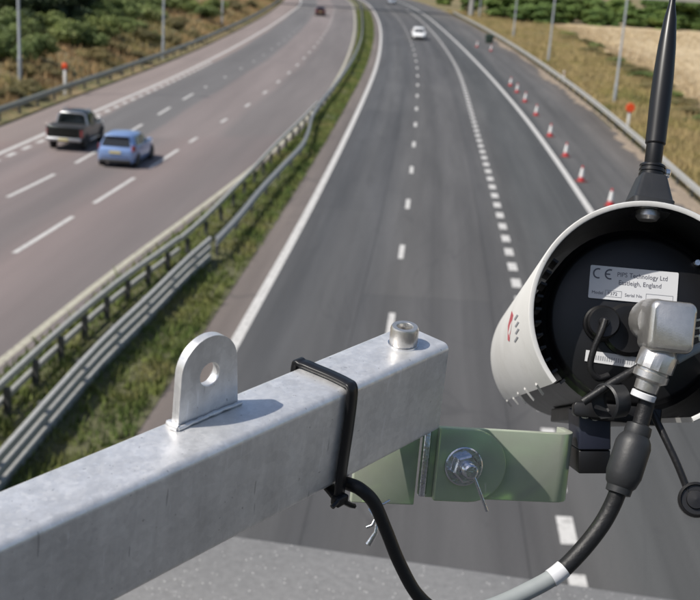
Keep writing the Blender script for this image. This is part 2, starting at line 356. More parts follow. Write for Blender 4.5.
ext = lambda off, s=1.0: [(y, x+off) for y, x in FAR]
edgeL = curve([(-80, -8.6), (0, -4.3), (26, -2.75), (39, -1.95), (51, -1.3), (73, -.25), (102, .9), (145, 1.75), (204, 1.6)]+ext(0.6))
solidR = curve([(-80, 2.9), (0, 7.25), (26, 8.6), (45, 9.55), (58, 10.15), (73, 10.7), (93, 11.15), (128, 11.55), (186, 11.6), (215, 11.4)]+ext(10.8))
railR = curve([(-80, 8.0), (0, 12.2), (30, 13.7), (47.4, 14.65), (63, 15.6), (83, 16.6), (111, 17.45), (145, 18.0), (166, 18.1), (205, 17.9)]+ext(17.4))
medL = curve([(-80, -15.2), (0, -10.0), (24, -7.75), (31, -7.05), (41, -5.8), (52, -4.55), (73, -2.95), (95, -2.15), (124, -1.75), (160, -1.8), (191, -2.2)]+ext(-3.4))
Ledge = curve([(-80, -24), (0, -19.2), (30, -17.2), (49, -16.0), (67, -15.2), (84, -14.4), (108, -13.75), (149, -13.4), (200, -13.7), (239, -14.25)]+ext(-15.4))
Ldash1 = curve([(-80, -19.0), (0, -13.9), (33, -10.3), (46, -9.25), (58, -8.35), (72, -7.3), (90, -6.45), (124, -5.7), (191, -6.0)]+ext(-7.4))
Ldash2 = curve([(-80, -21.5), (0, -16.6), (33, -13.7), (46, -12.45), (58, -11.95), (75, -11.45), (100, -10.2), (130, -9.6), (191, -9.85)]+ext(-11.3))
railL = curve([(-80, -27.5), (0, -22.6), (30, -20.6), (58, -19.0), (70, -18.6), (81, -18.1), (106, -17.25), (143, -17.0), (180, -17.3), (211, -18.0)]+ext(-19.6))
def heading(f, y): return math.atan2(f(y+1)-f(y-1), 2)                             # angle off +Y toward +X
YS = [-80+3*i for i in range(110)]+[250+8*i for i in range(82)]

def ribbon(name, fl, fr, z, mat, ys=YS, nu=1, parent=None, kd=None, uv=True):
    vs, fs, uvs = [], [], []
    for y in ys:
        a, b = fl(y), fr(y)
        for j in range(nu+1): vs.append((a+(b-a)*j/nu, y, z)); uvs.append(((b-a)*j/nu, y))
    n = nu+1
    for i in range(len(ys)-1):
        for j in range(nu): q = i*n+j; fs.append((q, q+1, q+1+n, q+n))
    me = bpy.data.meshes.new(name); me.from_pydata(vs, [], fs); me.update()
    if uv:
        ul = me.uv_layers.new(name='UVMap')
        for lp in me.loops: ul.data[lp.index].uv = uvs[lp.vertex_index]
    me.materials.append(mat); o = bpy.data.objects.new(name, me); C.objects.link(o)
    if parent: o.parent = parent
    if kd: kind(o, kd)
    return o
off = lambda f, d: (lambda y: f(y)+d)

# ------------------------------------------------------------------ ground
def smooth(t): t = min(1, max(0, t)); return t*t*(3-2*t)
def bank_z(d, y):                                                                   # left bank: d metres behind the barrier
    n = .25*math.sin(y*.13+d*.3)+.2*math.sin(y*.05-d*.11)
    return -.06+.40*max(0, min(d, 4.2)-.5)+(.13*max(0, min(d, 42)-4.2))+n*smooth((d-2)/8)
def right_z(d, y): return -.06+.10*smooth((d-.3)/2)-.25*smooth((d-4)/6)+.05*math.sin(y*.2)*smooth((d-1)/4)
def ground_z(x, y):
    if x < railL(y): return bank_z(railL(y)-x, y)
    if x > railR(y): return right_z(x-railR(y), y)
    return -.06
def make_ground():
    ds_l = [700, 420, 260, 170, 110, 75, 55, 42, 34, 27, 21, 16, 12.5, 9.5, 7.5, 6, 5, 4.2, 3.4, 2.6, 1.8, 1.1, .5, 0]
    ds_r = [0, .5, 1.1, 1.8, 2.6, 3.5, 4.5, 6, 8, 10, 13, 17, 23, 32, 45, 70, 110, 180, 280, 430, 700]
    ys = [-400, -300, -220, -150, -110]+[-80+4*i for i in range(95)]+[310+20*i for i in range(20)]+[760, 900, 1200, 1700, 2400]
    vs, fs = [], []
    for y in ys:
        yy = max(-80, min(900, y))
        for d in ds_l: vs.append((railL(yy)-d, y, bank_z(d, y)))
        for t in (.3, .7): vs.append((railL(yy)+(railR(yy)-railL(yy))*t, y, -.06))
        for d in ds_r: vs.append((railR(yy)+d, y, right_z(d, y)))
    n = len(ds_l)+2+len(ds_r)
    for i in range(len(ys)-1):
        for j in range(n-1): q = i*n+j; fs.append((q, q+1, q+1+n, q+n))
    me = bpy.data.meshes.new('ground'); me.from_pydata(vs, [], fs); me.update(); me.materials.append(M['ground'])
    for p in me.polygons: p.use_smooth = True
    o = bpy.data.objects.new('ground', me); C.objects.link(o); kind(o, 'structure')
make_ground()
cw_l = ribbon('carriageway_left', off(railL, .75), off(medL, .45), 0.0, M['road_l'], nu=6, kd='structure')
cw_r = ribbon('carriageway_right', off(edgeL, -.95), off(railR, -.15), 0.0, M['road_r'], nu=6, kd='structure')

# field edge, measured from the photograph on the flat ground
fieldL = curve([(-80, 22), (40, 23.5), (86, 25.8), (122, 29.5), (160, 32), (205, 34.8), (260, 36), (330, 36)])
fo = ribbon('wheat_field', fieldL, lambda y: 190.0, -.16, M['field'], ys=[-60+6*i for i in range(53)], nu=24, uv=False); kind(fo, 'structure')
for v in fo.data.vertices:
    v.co.z = -.12+.10*math.sin(v.co.x*.09)*math.sin(v.co.y*.07)+(.12 if v.co.x-fieldL(v.co.y) > .5 else -.08)

# ------------------------------------------------------------------ road markings
def stripe(name, f, y0, y1, width, mat, parent, step=3.0):
    n = max(2, int(math.ceil((y1-y0)/step))+1); ys = [y0+(y1-y0)*i/(n-1) for i in range(n)]
    return ribbon(name, off(f, -width/2), off(f, width/2), .004, mat, ys=ys, parent=parent, uv=False)
stripe('edge_line', edgeL, -60, 500, .27, M['mark'], cw_r); stripe('edge_line', solidR, -60, 500, .27, M['mark'], cw_r)
stripe('edge_line', medL, -60, 500, .21, M['mark_cream'], cw_l); stripe('edge_line', Ledge, -60, 500, .24, M['mark'], cw_l)
ln1 = lambda y: edgeL(y)+3.72+.1*smooth((y-60)/60)
short = lambda y: edgeL(y)+7.35+.35*smooth((y-60)/60)-.12*smooth((26-y)/10)
for k in range(-1, 30): yc = 28.4+7.9*k; stripe('lane_dash', ln1, yc-.95, yc+.95, .17, M['mark'], cw_r)
for k in range(120): yc = 15.45+1.98*k; stripe('short_dash', short, yc-.5, yc+.5, .29, M['mark'], cw_r)
for k in range(-1, 28):
    y0 = 33.0+7.62*k; L = 5.3 if y0 < 54 else 1.7
    stripe('lane_dash', Ldash1, y0, y0+L, .17, M['mark'], cw_l); stripe('lane_dash', Ldash2, y0+(.1 if y0 < 54 else 1.5), y0+(5.0 if y0 < 76 else 2.2), .17, M['mark'], cw_l)
for k in range(32): y0 = 37+1.98*k; stripe('short_dash', off(Ledge, .55), y0, y0+1.0, .24, M['mark'], cw_l)

# debris strip of soil along the shoulder by the right barrier
def soil_strip():
    N = NT('shoulder_soil'); o = N.coord(); a = N.noise(o, 1.5, 4); b = N.noise(o, 14, 3)
    c = N.mix(a, (.20, .155, .11), (.31, .25, .19)); c = N.mix(1.0, c, N.ramp(b, [(.3, .65), (.7, 1.3)]), 'MULTIPLY'); N.bump(b, .6, .03)
    m = N.set(c, .95); vs, fs = [], []; ys = [30+.3*i for i in range(500)]
    for y in ys:
        wl = max(.12, .42+.3*math.sin(y*.31)+.3*math.sin(y*.13+1)+.2*math.sin(y*1.7)+random.gauss(0, .16))
        for j, t in enumerate((0, .35, .7, 1)): vs.append((railR(y)+.1-wl*(1-t), y, .004+(.03+.02*random.random())*(1 if 0 < j else 0)))
    for i in range(len(ys)-1):
        for j in range(3): q = i*4+j; fs.append((q, q+1, q+5, q+4))
    me = bpy.data.meshes.new('shoulder_soil'); me.from_pydata(vs, [], fs); me.update(); me.materials.append(m)
    o = bpy.data.objects.new('shoulder_soil', me); C.objects.link(o); kind(o, 'stuff'); o['label'] = 'brown soil and debris drifted along the right barrier'; o['category'] = 'soil'
soil_strip()

# ------------------------------------------------------------------ median bed and grass (nobody could count it)
M['bed'] = simple('median_soil', (.095, .095, .045), .95, 0, .5, 3, .5)
bed = ribbon('median_bed', off(medL, .4), off(edgeL, -.9), 0.0, M['bed'], nu=4, uv=False); kind(bed, 'structure')
for i, v in enumerate(bed.data.vertices): v.co.z = (.012, .07, .12, .07, .012)[i % 5]

def blades(name, pts, hmin, hmax, wid, per, mat, label, cat, lean=.5):
    pts = np.asarray(pts); n = len(pts); N = n*per
    base = np.repeat(pts, per, 0)+np.c_[RNG.normal(0, wid*2.2, (N, 2)), np.zeros(N)]
    ang = RNG.uniform(0, 2*np.pi, N); h = RNG.uniform(hmin, hmax, N)*np.repeat(RNG.uniform(.55, 1.25, n), per)
    sx = np.c_[np.cos(ang), np.sin(ang), np.zeros(N)]*(wid*RNG.uniform(.5, 1.2, N))[:, None]
    la = RNG.uniform(0, 2*np.pi, N); tip = base+np.c_[np.cos(la)*h*lean*RNG.random(N), np.sin(la)*h*lean*RNG.random(N), h]
    V = np.empty((N*3, 3)); V[0::3] = base-sx; V[1::3] = base+sx; V[2::3] = tip
    me = bpy.data.meshes.new(name); me.vertices.add(N*3); me.vertices.foreach_set('co', V.ravel())
    me.loops.add(N*3); me.loops.foreach_set('vertex_index', np.arange(N*3)); me.polygons.add(N)
    me.polygons.foreach_set('loop_start', np.arange(N)*3); me.polygons.foreach_set('loop_total', np.full(N, 3)); me.update(); me.materials.append(mat)
    o = bpy.data.objects.new(name, me); C.objects.link(o); kind(o, 'stuff'); o['label'] = label; o['category'] = cat; return o
def ysample(a, b, p=1.6): return a+(b-a)*random.random()**p
P = []
for _ in range(30000):
    y = ysample(12, 230); a, b = medL(y)+.45, edgeL(y)-1.0
    t = random.random(); x = a+(b-a)*t
    if math.sin(x*2.1+y*.4)+math.sin(y*.9)+random.random()*2.5 > -.3: P.append((x, y, .03))
M['weed'] = mat_blades('weeds', [(.3, (.09, .13, .03)), (.5, (.16, .19, .05)), (.68, (.24, .21, .08)), (.8, (.11, .14, .03))], .6)
PW = [p for p in P if random.random() < .07]; blades('median_weeds', PW, .14, .34, .03, 6, M['weed'], 'taller weeds and dead stalks standing in the median grass', 'weeds', .9)
blades('median_grass', P, .07, .25, .028, 5, M['green'], 'weedy green grass growing along the median between the barriers', 'grass')
P = []
for _ in range(26000):
    y = ysample(30, 330); d = .9+45*random.random()**1.7; x = railL(y)-d
    P.append((x, y, bank_z(d, y)-.03))
blades('bank_grass', P, .25, .75, .05, 5, M['dry'], 'dry tan grass covering the left roadside bank', 'grass')
P = []
for _ in range(17000):
    y = ysample(30, 260); d = .5+random.random()*max(3, fieldL(y)-railR(y)-.4); P.append((railR(y)+d, y, right_z(d, y)-.03))
blades('verge_grass', P, .22, .6, .05, 5, M['verge'], 'dry yellowing grass on the right verge beside the wheat', 'grass')
P = [(fieldL(y)+.6+60*random.random()**1.5, y, -.12) for y in (ysample(45, 225, 1.2) for _ in range(14000))]
blades('wheat_stalks', P, .3, .5, .06, 4, M['field'], 'ripe tan wheat standing in the field', 'wheat', .35)

# ------------------------------------------------------------------ barriers
def w_beam(f, y0, y1, z0, h, face, d=0.0):                        # corrugated beam along a line, bulging toward face (+1 right, -1 left)
    prof = [(0, 0), (.004, .05), (.085, .20), (.085, .31), (.01, .46), (.01, .54), (.085, .69), (.085, .80), (.004, .95), (0, 1)]
    m = MB(); n = max(2, int((y1-y0)/1.2)+1); rings = []
    for i in range(n):
        y = y0+(y1-y0)*i/(n-1); a = heading(f, y); nx, ny = math.cos(a)*face, -math.sin(a)*face; x = f(y)
        r = [(x+nx*(q+d), y+ny*(q+d), z0+t*h) for q, t in prof]+[(x+nx*(q+d-.012), y+ny*(q+d-.012), z0+t*h) for q, t in reversed(prof)]
        rings.append(r)
    return m.loft(rings)
def box_rail(f, y0, y1, z0, h, face, dep=.10):                      # hollow-section rail
    m = MB(); n = max(2, int((y1-y0)/1.2)+1); rings = []
    for i in range(n):
        y = y0+(y1-y0)*i/(n-1); a = heading(f, y); nx, ny = math.cos(a)*face, -math.sin(a)*face; x = f(y)
        rings.append([(x+nx*q, y+ny*q, z0+t) for q, t in ((0, .012), (.012, 0), (dep-.012, 0), (dep, .012), (dep, h-.012), (dep-.012, h), (.012, h), (0, h-.012))])
    return m.loft(rings)
def box_post(f, y, z1, wx=.11, wy=.15, d=0.0):
    fr = heading_frame((f(y), y, 0), -heading(f, y)); return MB().box(d-wx/2, d+wx/2, -wy/2, wy/2, -.3, z1, fr)
def barrier(name, label, f, y0, y1, beams, face, pstep, zpost, bay=4.8, back=-.06, mat='rail', fn=w_beam):
    t = thing(name, label, 'barrier', 'safety barriers along the carriageways')
    y = y0
    while y < y1-.1:
        ye = min(y1, y+bay)
        for z0, h in beams: fn(f, y+.01, ye-.01, z0, h, face).build('beam', M[mat], t, smooth=18)
        y = ye
    y = y0+.6; pm = None
    while y < y1:
        box_post(f, y, zpost, d=back*face).build('post', M['raildark'], t); y += pstep
    return t
railA = curve([(-30, -8.9), (0, -7.75), (20.4, -6.7), (24, -6.45), (28.3, -6.0), (32.9, -5.3), (42.8, -4.5), (52, -3.95), (64.2, -3.1), (70, -2.75)])
railB = curve([(-30, -7.7), (0, -6.6), (17.5, -5.8), (24.1, -5.4), (26.5, -5.15), (32.1, -4.6), (33.5, -4.42)])
railB2 = curve([(33, -4.28), (36, -4.02), (42, -3.65), (47, -3.25), (53.5, -2.75), (58, -2.72), (63, -2.82), (68, -2.72), (80, -2.15), (97, -1.45), (129, -.75), (165, -.8), (193, -1.1)]+ext(-1.6))
barrier('median_barrier', 'double-height steel barrier on the left of the median, showing dark posts', railA, -12, 33.2, [(.32, .13), (.67, .14)], -1, 1.6, .66, back=-.05, fn=box_rail)
barrier('median_barrier', 'double-height corrugated steel barrier nearest the camera, right of the median', railB, -12, 33.4, [(.10, .17), (.365, .17), (.63, .18)], 1, 2.4, .74, mat='rail_light', fn=box_rail)
barrier('median_barrier', 'thin single-rail barrier on the far side of the median beyond the double one', railA, 33.2, 70, [(.62, .15)], -1, 2.4, .61, back=-.05, fn=box_rail)
barrier('median_barrier', 'single-rail barrier running up the right of the median into the distance', railB2, 33.4, 330, [(.50, .29)], 1, 3.2, .72, bay=6.4, mat='rail_light')
barrier('roadside_barrier', 'grey steel barrier along the right hard shoulder beside the cones', railR, 20, 240, [(.44, .33)], -1, 3.2, .72, bay=6.4, mat='rail_light')
barrier('roadside_barrier', 'grey-green steel barrier along the left hard shoulder below the bank', railL, 20, 300, [(.40, .36)], 1, 3.2, .72, bay=6.4, mat='rail_dull')

# ------------------------------------------------------------------ lamp posts
def lamp_post(x, y, z, toward, label):
    t = thing('lamp_post', label, 'lamp post', 'tall lamp posts beside the motorway', (x, y, z))
    s = 1 if toward > 0 else -1
    MB().lathe([(.13, -.3), (.13, 1.3), (.125, 1.35), (.09, 1.45), (.06, 11.4)], WORLD, 14).build('column', M['lamp'], t, smooth=40)
    MB().box(.118, .135, -.05, .05, .45, 1.05).build('access_door', M['rail'], t)
    MB().tube(catmull([(0, 0, 11.3), (s*.1, 0, 11.75), (s*.5, 0, 12.0), (s*1.6, 0, 12.1)], 5), .045, 8).build('arm', M['lamp'], t, smooth=40)
    m = MB(); m.loft([[(s*(1.5+a), b*wd, 12.06+c) for b, c in ((-1, -.02), (-.6, -.08), (.6, -.08), (1, -.02), (.7, .07), (-.7, .07))] for a, wd in ((0, .05), (.12, .13), (.45, .15), (.7, .06))])
    l = m.build('lantern', M['lamp'], t, smooth=30); MB().box(s*1.65, s*2.05, -.09, .09, 11.955, 11.985).build('lens', M['head'], l)
LP = [(20, 77, 1.0, 'lamp post at the far left of the picture on the dry bank'), (163, 50, .7, 'middle one of the three lamp posts along the left bank'), (222, 23, .7, 'farthest lamp post of the three along the left bank')]
for px, py, z, lb in LP:
    p = unp(px, py, z); lamp_post(p.x, p.y, ground_z(p.x, p.y), 1, lb)
for (px, py), lb in zip([(614, 103), (548, 62), (513, 38), (479, 18)], ['nearest lamp post on the right verge, in front of the wheat field', 'second lamp post from the camera on the right verge', 'third lamp post from the camera on the right verge', 'farthest lamp post on the right verge']):
    p = unp(px, py, -.05); lamp_post(p.x, p.y, ground_z(p.x, p.y), -1, lb)

# ------------------------------------------------------------------ marker posts, box
def marker(px, py, z, disc, label, h=1.45):
    p = unp(px, py, z); t = thing('marker_post', label, 'marker post', None, (p.x, p.y, z))
    MB().box(-.085, .085, -.055, .055, -.2, h).build('post', M['postw'], t, bevel=.015)
    if disc: MB().lathe([(.0, -.03), (.27, -.03), (.29, 0), (.27, .03), (0, .03)], Fr((0, -.085, h+.02), (1, 0, 0), (0, 0, 1), (0, -1, 0)), 24).build('reflector_disc', M['orange'], t, smooth=40)
    else: MB().box(-.16, .16, -.10, .10, h, h+.34).build('orange_cap', M['orange'], t, bevel=.03)
marker(65, 92, .15, False, 'white marker post with an orange cap behind the left barrier')
marker(627, 131, 0, True, 'white marker post with a round orange-red disc behind the right barrier')
p = unp(563, 82); t = thing('delineator_post', 'plain white delineator post by the right barrier beyond the disc marker', 'delineator', None, (p.x, p.y, 0))
MB().box(-.06, .06, -.04, .04, -.2, 1.0).build('post', M['postw'], t, bevel=.012); MB().box(-.045, .045, -.048, -.0405, .7, .88).build('reflector', M['tail'], t)
p = unp(489, 43); t = thing('roadside_bin', 'dark green bin-like box standing on the far right shoulder', 'box', None, (p.x, p.y, 0))
m = MB(); m.loft([[(-a, -b, z), (a, -b, z), (a, b, z), (-a, b, z)] for a, b, z in ((.45, .35, .0), (.55, .42, .95))]); gb = simple('dark_green_box', (.03, .05, .035), .5); m.build('body', gb, t, bevel=.03)
m = MB(); m.loft([[(-a, -b, z), (a, -b, z), (a, b, z), (-a, b, z)] for a, b, z in ((.6, .47, .96), (.6, .47, 1.02), (.45, .3, 1.12))]); m.build('lid', gb, t, bevel=.02)

# ------------------------------------------------------------------ traffic cones
def cone():
    t = thing('traffic_cone', 'x', 'traffic cone', 'red and white traffic cones in a row along the hard shoulder')
    MB().lathe([(.155, .03), (.122, .24)], WORLD, 20, cap=False).build('skirt', M['cone'], t, smooth=40)
    b = MB(); b.prism(rrect(-.24, .24, -.24, .24, .07), WORLD, 0, .045); b.build('base', M['conedark'], t, bevel=.01)
    MB().lathe([(.123, .24), (.125, .245), (.054, .69), (.051, .69)], WORLD, 20, cap=False).build('reflective_sleeve', M['conew'], t, smooth=40)
    MB().lathe([(.0515, .69), (.034, .80), (.026, .815), (0, .815)], WORLD, 20).build('tip', M['cone'], t, smooth=40)
    return t
CP = [(610, 206), (581, 181.5), (565.5, 156.5), (550, 136.5), (536, 115.5), (525, 102), (517, 92.5), (510.5, 86), (491, 51), (477, 47)]
CL = ['traffic cone nearest the camera, half hidden by the camera housing rim'] + ['%s traffic cone from the camera in the shoulder row' % o for o in ('second', 'third', 'fourth', 'fifth', 'sixth', 'seventh', 'eighth')] + ['far traffic cone on the right of the pair by the dark box', 'far traffic cone on the left of the pair by the dark box']
c0 = cone()
for i, (px, py) in enumerate(CP):
    o = c0 if i == 0 else copy_tree(c0); p = unp(px, py); o.location = (p.x, p.y, .0); o.rotation_euler.z = random.uniform(0, 6); o['label'] = CL[i]
    s = .90+.05*random.random(); o.scale = (s*1.05, s*1.05, s)

# ------------------------------------------------------------------ vehicles (built along local +Y = forward, at the origin)
def ring(y, hw, z0, z1, tuck=.08, r=.14):                           # one body cross-section
    zs = z0+(z1-z0)*.55
    return [(-hw+tuck, y, z0), (-hw+.02, y, z0+.1), (-hw, y, zs), (-hw+.03, y, z1-r*.4), (-hw+r, y, z1), (0, y, z1+.015), (hw-r, y, z1), (hw-.03, y, z1-r*.4), (hw, y, zs), (hw-.02, y, z0+.1), (hw-tuck, y, z0), (0, y, z0-.02)]
def wheel(t, x, y, r, wdt):
    s = 1 if x > 0 else -1; fr = Fr((x, y, r), (0, 1, 0), (0, 0, 1), (s, 0, 0)); a = wdt/2
    w_ = MB().lathe([(r*.62, -a), (r*.94, -a), (r, -a*.7), (r, a*.7), (r*.94, a), (r*.62, a), (r*.6, a*.6)], fr, 22, cap=False).build('wheel', M['tyre'], t, smooth=40)
    m = MB(); m.lathe([(r*.64, a*.75), (r*.58, a*.35), (r*.2, a*.55), (0, a*.58)], fr, 20, cap=False)
    for k in range(5):
        q = k*2*math.pi/5; f2 = Fr(fr(0, 0, a*.5), fr.x*math.cos(q)+fr.y*math.sin(q), fr.y*math.cos(q)-fr.x*math.sin(q), fr.z); m.box(.04, r*.6, -.03, .03, 0, .02, f2)
    m.build('rim', M['rim'], w_, smooth=35)
def arch(t, x, y, r):
    s = 1 if x > 0 else -1; fr = Fr((x, y, r), (0, 1, 0), (0, 0, 1), (s, 0, 0))
    MB().lathe([(0, -.12), (r*1.15, -.12), (r*1.17, .0), (r*1.1, .006), (0, .0)], fr, 24).build('wheel_arch', M['trim'], t, smooth=40)
def quad(t, name, pts, mat, thick=.012):                           # a thin panel on the outside of the body
    P_ = [Vector(p) for p in pts]; n = (P_[1]-P_[0]).cross(P_[2]-P_[0]).normalized()
    c = sum(P_, Vector())/len(P_); mid = Vector((0, c.y, .9))
    if n.dot(c-mid) < 0: n = -n
    if abs(n.y) > .6 and n.y*c.y < 0: n = -n
    m = MB(); m.loft([[p-n*.02 for p in P_], [p+n*thick for p in P_]]); return m.build(name, mat, t)
def finish(t, pos, f, flip=0):
    y = pos.y; t.location = (pos.x, pos.y, .004); t.rotation_euler.z = -heading(f, y)+(math.pi if flip else 0)

def hatchback(label, body, plate, cat='car', L=4.05, W=1.74, H=1.50, rear=True, name='hatchback_car'):
    t = thing(name, label, cat); hw = W/2; y0, y1 = 0.0, L
    st = [(y0, hw-.16, .34, .82), (y0+.06, hw-.07, .24, .92), (y0+.45, hw, .2, .97), (y0+1.4, hw, .19, .95), (L*.58, hw, .19, .93), (L*.72, hw-.01, .19, .93), (L*.86, hw-.05, .22, .84), (L*.95, hw-.16, .26, .70), (L, hw-.32, .34, .58)]
    MB().loft([ring(*s) for s in st]).build('body', body, t, smooth=42)
    gh = lambda y, hb, ht, zt: [(-hb, y[0], .9), (-ht, y[1], zt-.09), (-ht+.14, y[1], zt-.015), (0, y[1], zt), (ht-.14, y[1], zt-.015), (ht, y[1], zt-.09), (hb, y[0], .9)]
    MB().loft([gh((.10, .34), hw-.10, hw-.30, H-.07), gh((.5, .62), hw-.05, hw-.23, H-.01), gh((1.5, 1.5), hw-.04, hw-.21, H+.01), gh((2.15, 2.0), hw-.05, hw-.23, H-.03), gh((L*.74, 2.42), hw-.12, hw-.28, H-.12)]).build('cabin', body, t, smooth=38)
    quad(t, 'rear_window', [(-.66, .12, .97), (.66, .12, .97), (.55, .335, H-.13), (-.55, .335, H-.13)], M['glass']); MB().tube([(.02, .105, .985), (-.2, .135, 1.04), (-.42, .165, 1.09)], .012, 6).build('rear_wiper', M['trim'], t); MB().box(-.52, .52, .16, .36, H-.09, H-.045).build('spoiler', body, t, bevel=.015)
    MB().box(-hw+.22, hw-.22, -.012, .03, .50, .515).build('tailgate_seam', M['trim'], t)
    quad(t, 'windscreen', [(-.66, L*.735, .97), (.66, L*.735, .97), (.52, 2.5, H-.2), (-.52, 2.5, H-.2)], M['glass'])
    for s in (-1, 1):
        quad(t, 'side_window', [(s*(hw-.055), .62, .98), (s*(hw-.055), 1.42, .97), (s*(hw-.195), 1.42, H-.14), (s*(hw-.21), .78, H-.15)], M['glass'])
        quad(t, 'side_window', [(s*(hw-.05), 1.50, .97), (s*(hw-.075), 2.55, .96), (s*(hw-.215), 2.10, H-.15), (s*(hw-.195), 1.50, H-.14)], M['glass'])
        quad(t, 'tail_lamp', [(s*(hw-.10), .035, .78), (s*(hw-.02), .34, .80), (s*(hw-.04), .30, 1.03), (s*(hw-.13), .06, 1.02)], M['tail'], .03)
        quad(t, 'headlight', [(s*(hw-.42), L-.02, .60), (s*(hw-.20), L-.16, .62), (s*(hw-.10), L-.40, .80), (s*(hw-.33), L-.24, .74)], M['head'], .03)
        m = MB(); m.box(-.03, .17, -.05, .05, -.06, .07, Fr((s*(hw-.03), 2.62, 1.02), (s, 0, 0), (0, 1, 0), (0, 0, 1))); m.build('mirror', body, t, bevel=.03)
        m = MB(); m.box(s*hw-.012, s*hw+.012, 1.25, 1.45, .80, .835); m.build('door_handle', M['trim'], t)
        for yw in (.72, L-.82):
            arch(t, s*(hw+.003), yw, .31); wheel(t, s*(hw-.09), yw, .31, .2)
    MB().box(-hw+.16, hw-.16, -.035, .10, .24, .40).build('rear_bumper', M['trim'], t, bevel=.03); MB().box(-hw+.36, hw-.36, L-.10, L+.03, .26, .44).build('front_bumper', M['trim'], t, bevel=.03)
    quad(t, 'number_plate', [(-.26, -.0 if rear else -.0, .66), (.26, 0, .66), (.26, .0, .77), (-.26, .0, .77)], plate, .03)
    quad(t, 'front_plate', [(-.26, L+.0, .42), (.26, L, .42), (.26, L, .53), (-.26, L, .53)], M['platew'], .02)
    return t
def pickup(label, body):
    t = thing('pickup_truck', label, 'pickup truck'); hw = .92; L = 5.2
    st = [(0, hw-.06, .50, 1.10), (.05, hw-.02, .46, 1.12), (.5, hw, .42, 1.13), (1.7, hw, .40, 1.13), (1.9, hw, .40, 1.12), (3.6, hw, .40, 1.10), (4.3, hw-.02, .42, 1.08), (4.95, hw-.10, .46, .98), (L, hw-.25, .52, .85)]
    MB().loft([ring(*s) for s in st]).build('body', body, t, smooth=42)
    # open load bed: raised sides and tailgate with a dark floor
    for s in (-1, 1): MB().box(s*(hw-.03)-.04, s*(hw-.03)+.04, .06, 1.75, 1.08, 1.20).build('bed_side', body, t, bevel=.02)
    MB().box(-hw+.12, hw-.12, .0, .08, .62, 1.20).build('tailgate', body, t, bevel=.025); MB().box(-hw+.09, hw-.09, .09, 1.72, 1.135, 1.15).build('bed_cover', M['trim'], t)
    gh = lambda yb, yt, hb, ht, zt: [(-hb, yb, 1.06), (-ht, yt, zt-.1), (-ht+.15, yt, zt-.015), (0, yt, zt), (ht-.15, yt, zt-.015), (ht, yt, zt-.1), (hb, yb, 1.06)]
    MB().loft([gh(1.72, 1.86, .86, .70, 1.74), gh(2.1, 2.1, .87, .70, 1.79), gh(3.1, 3.0, .87, .69, 1.79), gh(3.95, 3.38, .80, .64, 1.70)]).build('cab', body, t, smooth=38)
    quad(t, 'rear_window', [(-.66, 1.745, 1.20), (.66, 1.745, 1.20), (.56, 1.84, 1.62), (-.56, 1.84, 1.62)], M['glass']); quad(t, 'windscreen', [(-.70, 3.93, 1.12), (.70, 3.93, 1.12), (.58, 3.42, 1.62), (-.58, 3.42, 1.62)], M['glass'])
    for s in (-1, 1):
        quad(t, 'side_window', [(s*.868, 1.98, 1.15), (s*.872, 2.72, 1.15), (s*.72, 2.72, 1.64), (s*.73, 2.02, 1.63)], M['glass']); quad(t, 'side_window', [(s*.872, 2.82, 1.15), (s*.845, 3.70, 1.15), (s*.70, 3.25, 1.62), (s*.72, 2.82, 1.64)], M['glass'])
        MB().box(s*.60-.02, s*.60+.02, 2.05, 3.2, 1.80, 1.84).build('roof_rail', M['chrome'], t, bevel=.01)
        MB().tube([(s*.80, 1.58, 1.18), (s*.70, 1.66, 1.60), (s*.5, 1.68, 1.70), (0, 1.68, 1.70)], .035, 8).build('sports_bar', M['chrome'], t, smooth=50)
        quad(t, 'tail_lamp', [(s*(hw-.03), -.0, .72), (s*(hw+.0), .16, .72), (s*(hw+.0), .16, 1.06), (s*(hw-.05), .0, 1.06)], M['tail'], .03)
        quad(t, 'headlight', [(s*(hw-.30), L-.04, .78), (s*(hw-.10), L-.24, .80), (s*(hw-.08), L-.30, 1.0), (s*(hw-.28), L-.12, .97)], M['head'], .03)
        m = MB(); m.box(-.02, .2, -.05, .06, -.09, .1, Fr((s*(hw-.05), 3.62, 1.22), (s, 0, 0), (0, 1, 0), (0, 0, 1))); m.build('mirror', M['chrome'], t, bevel=.03)
        MB().box(s*.925-.03, s*.925+.03, 1.75, 3.75, .36, .42).build('side_step', M['chrome'], t, bevel=.015)
        for y in (2.62, 3.0): MB().box(s*.925-.012, s*.925+.012, y-.1, y+.1, .96, .995).build('door_handle', M['chrome'], t)
        for yw in (1.05, 4.25): arch(t, s*(hw+.003), yw, .39); wheel(t, s*(hw-.10), yw, .38, .25)
    MB().box(-hw+.02, hw-.02, -.16, .02, .50, .66).build('rear_bumper', M['rim'], t, bevel=.03); MB().box(-hw+.08, hw-.08, L-.16, L+.08, .44, .70).build('front_bumper', body, t, bevel=.05)
    quad(t, 'number_plate', [(-.26, -.165, .53), (.26, -.165, .53), (.26, -.165, .64), (-.26, -.165, .64)], M['plate'], .012)
    return t
pk = pickup('black double-cab pickup truck with a silver rear bumper, left of the blue car', M['pblack']); finish(pk, unp(64, 151), Ldash2); pk.scale = (.90, .80, .93)
hb_ = hatchback('light blue hatchback car seen from behind beside the black pickup', M['pblue'], M['plate']); finish(hb_, unp(115, 168), Ldash1); hb_.scale = (.96, .92, .95)
finish(hatchback('small dark red car driving away far up the left carriageway', M['pred'], M['plate'], L=4.3), unp(320, 16), Ldash1)
pw = unp(419, 40); finish(hatchback('white car approaching on the right carriageway', M['pwhite'], M['platew'], L=4.3, W=1.8), Vector((pw.x, pw.y+4.2, 0)), ln1, 1)
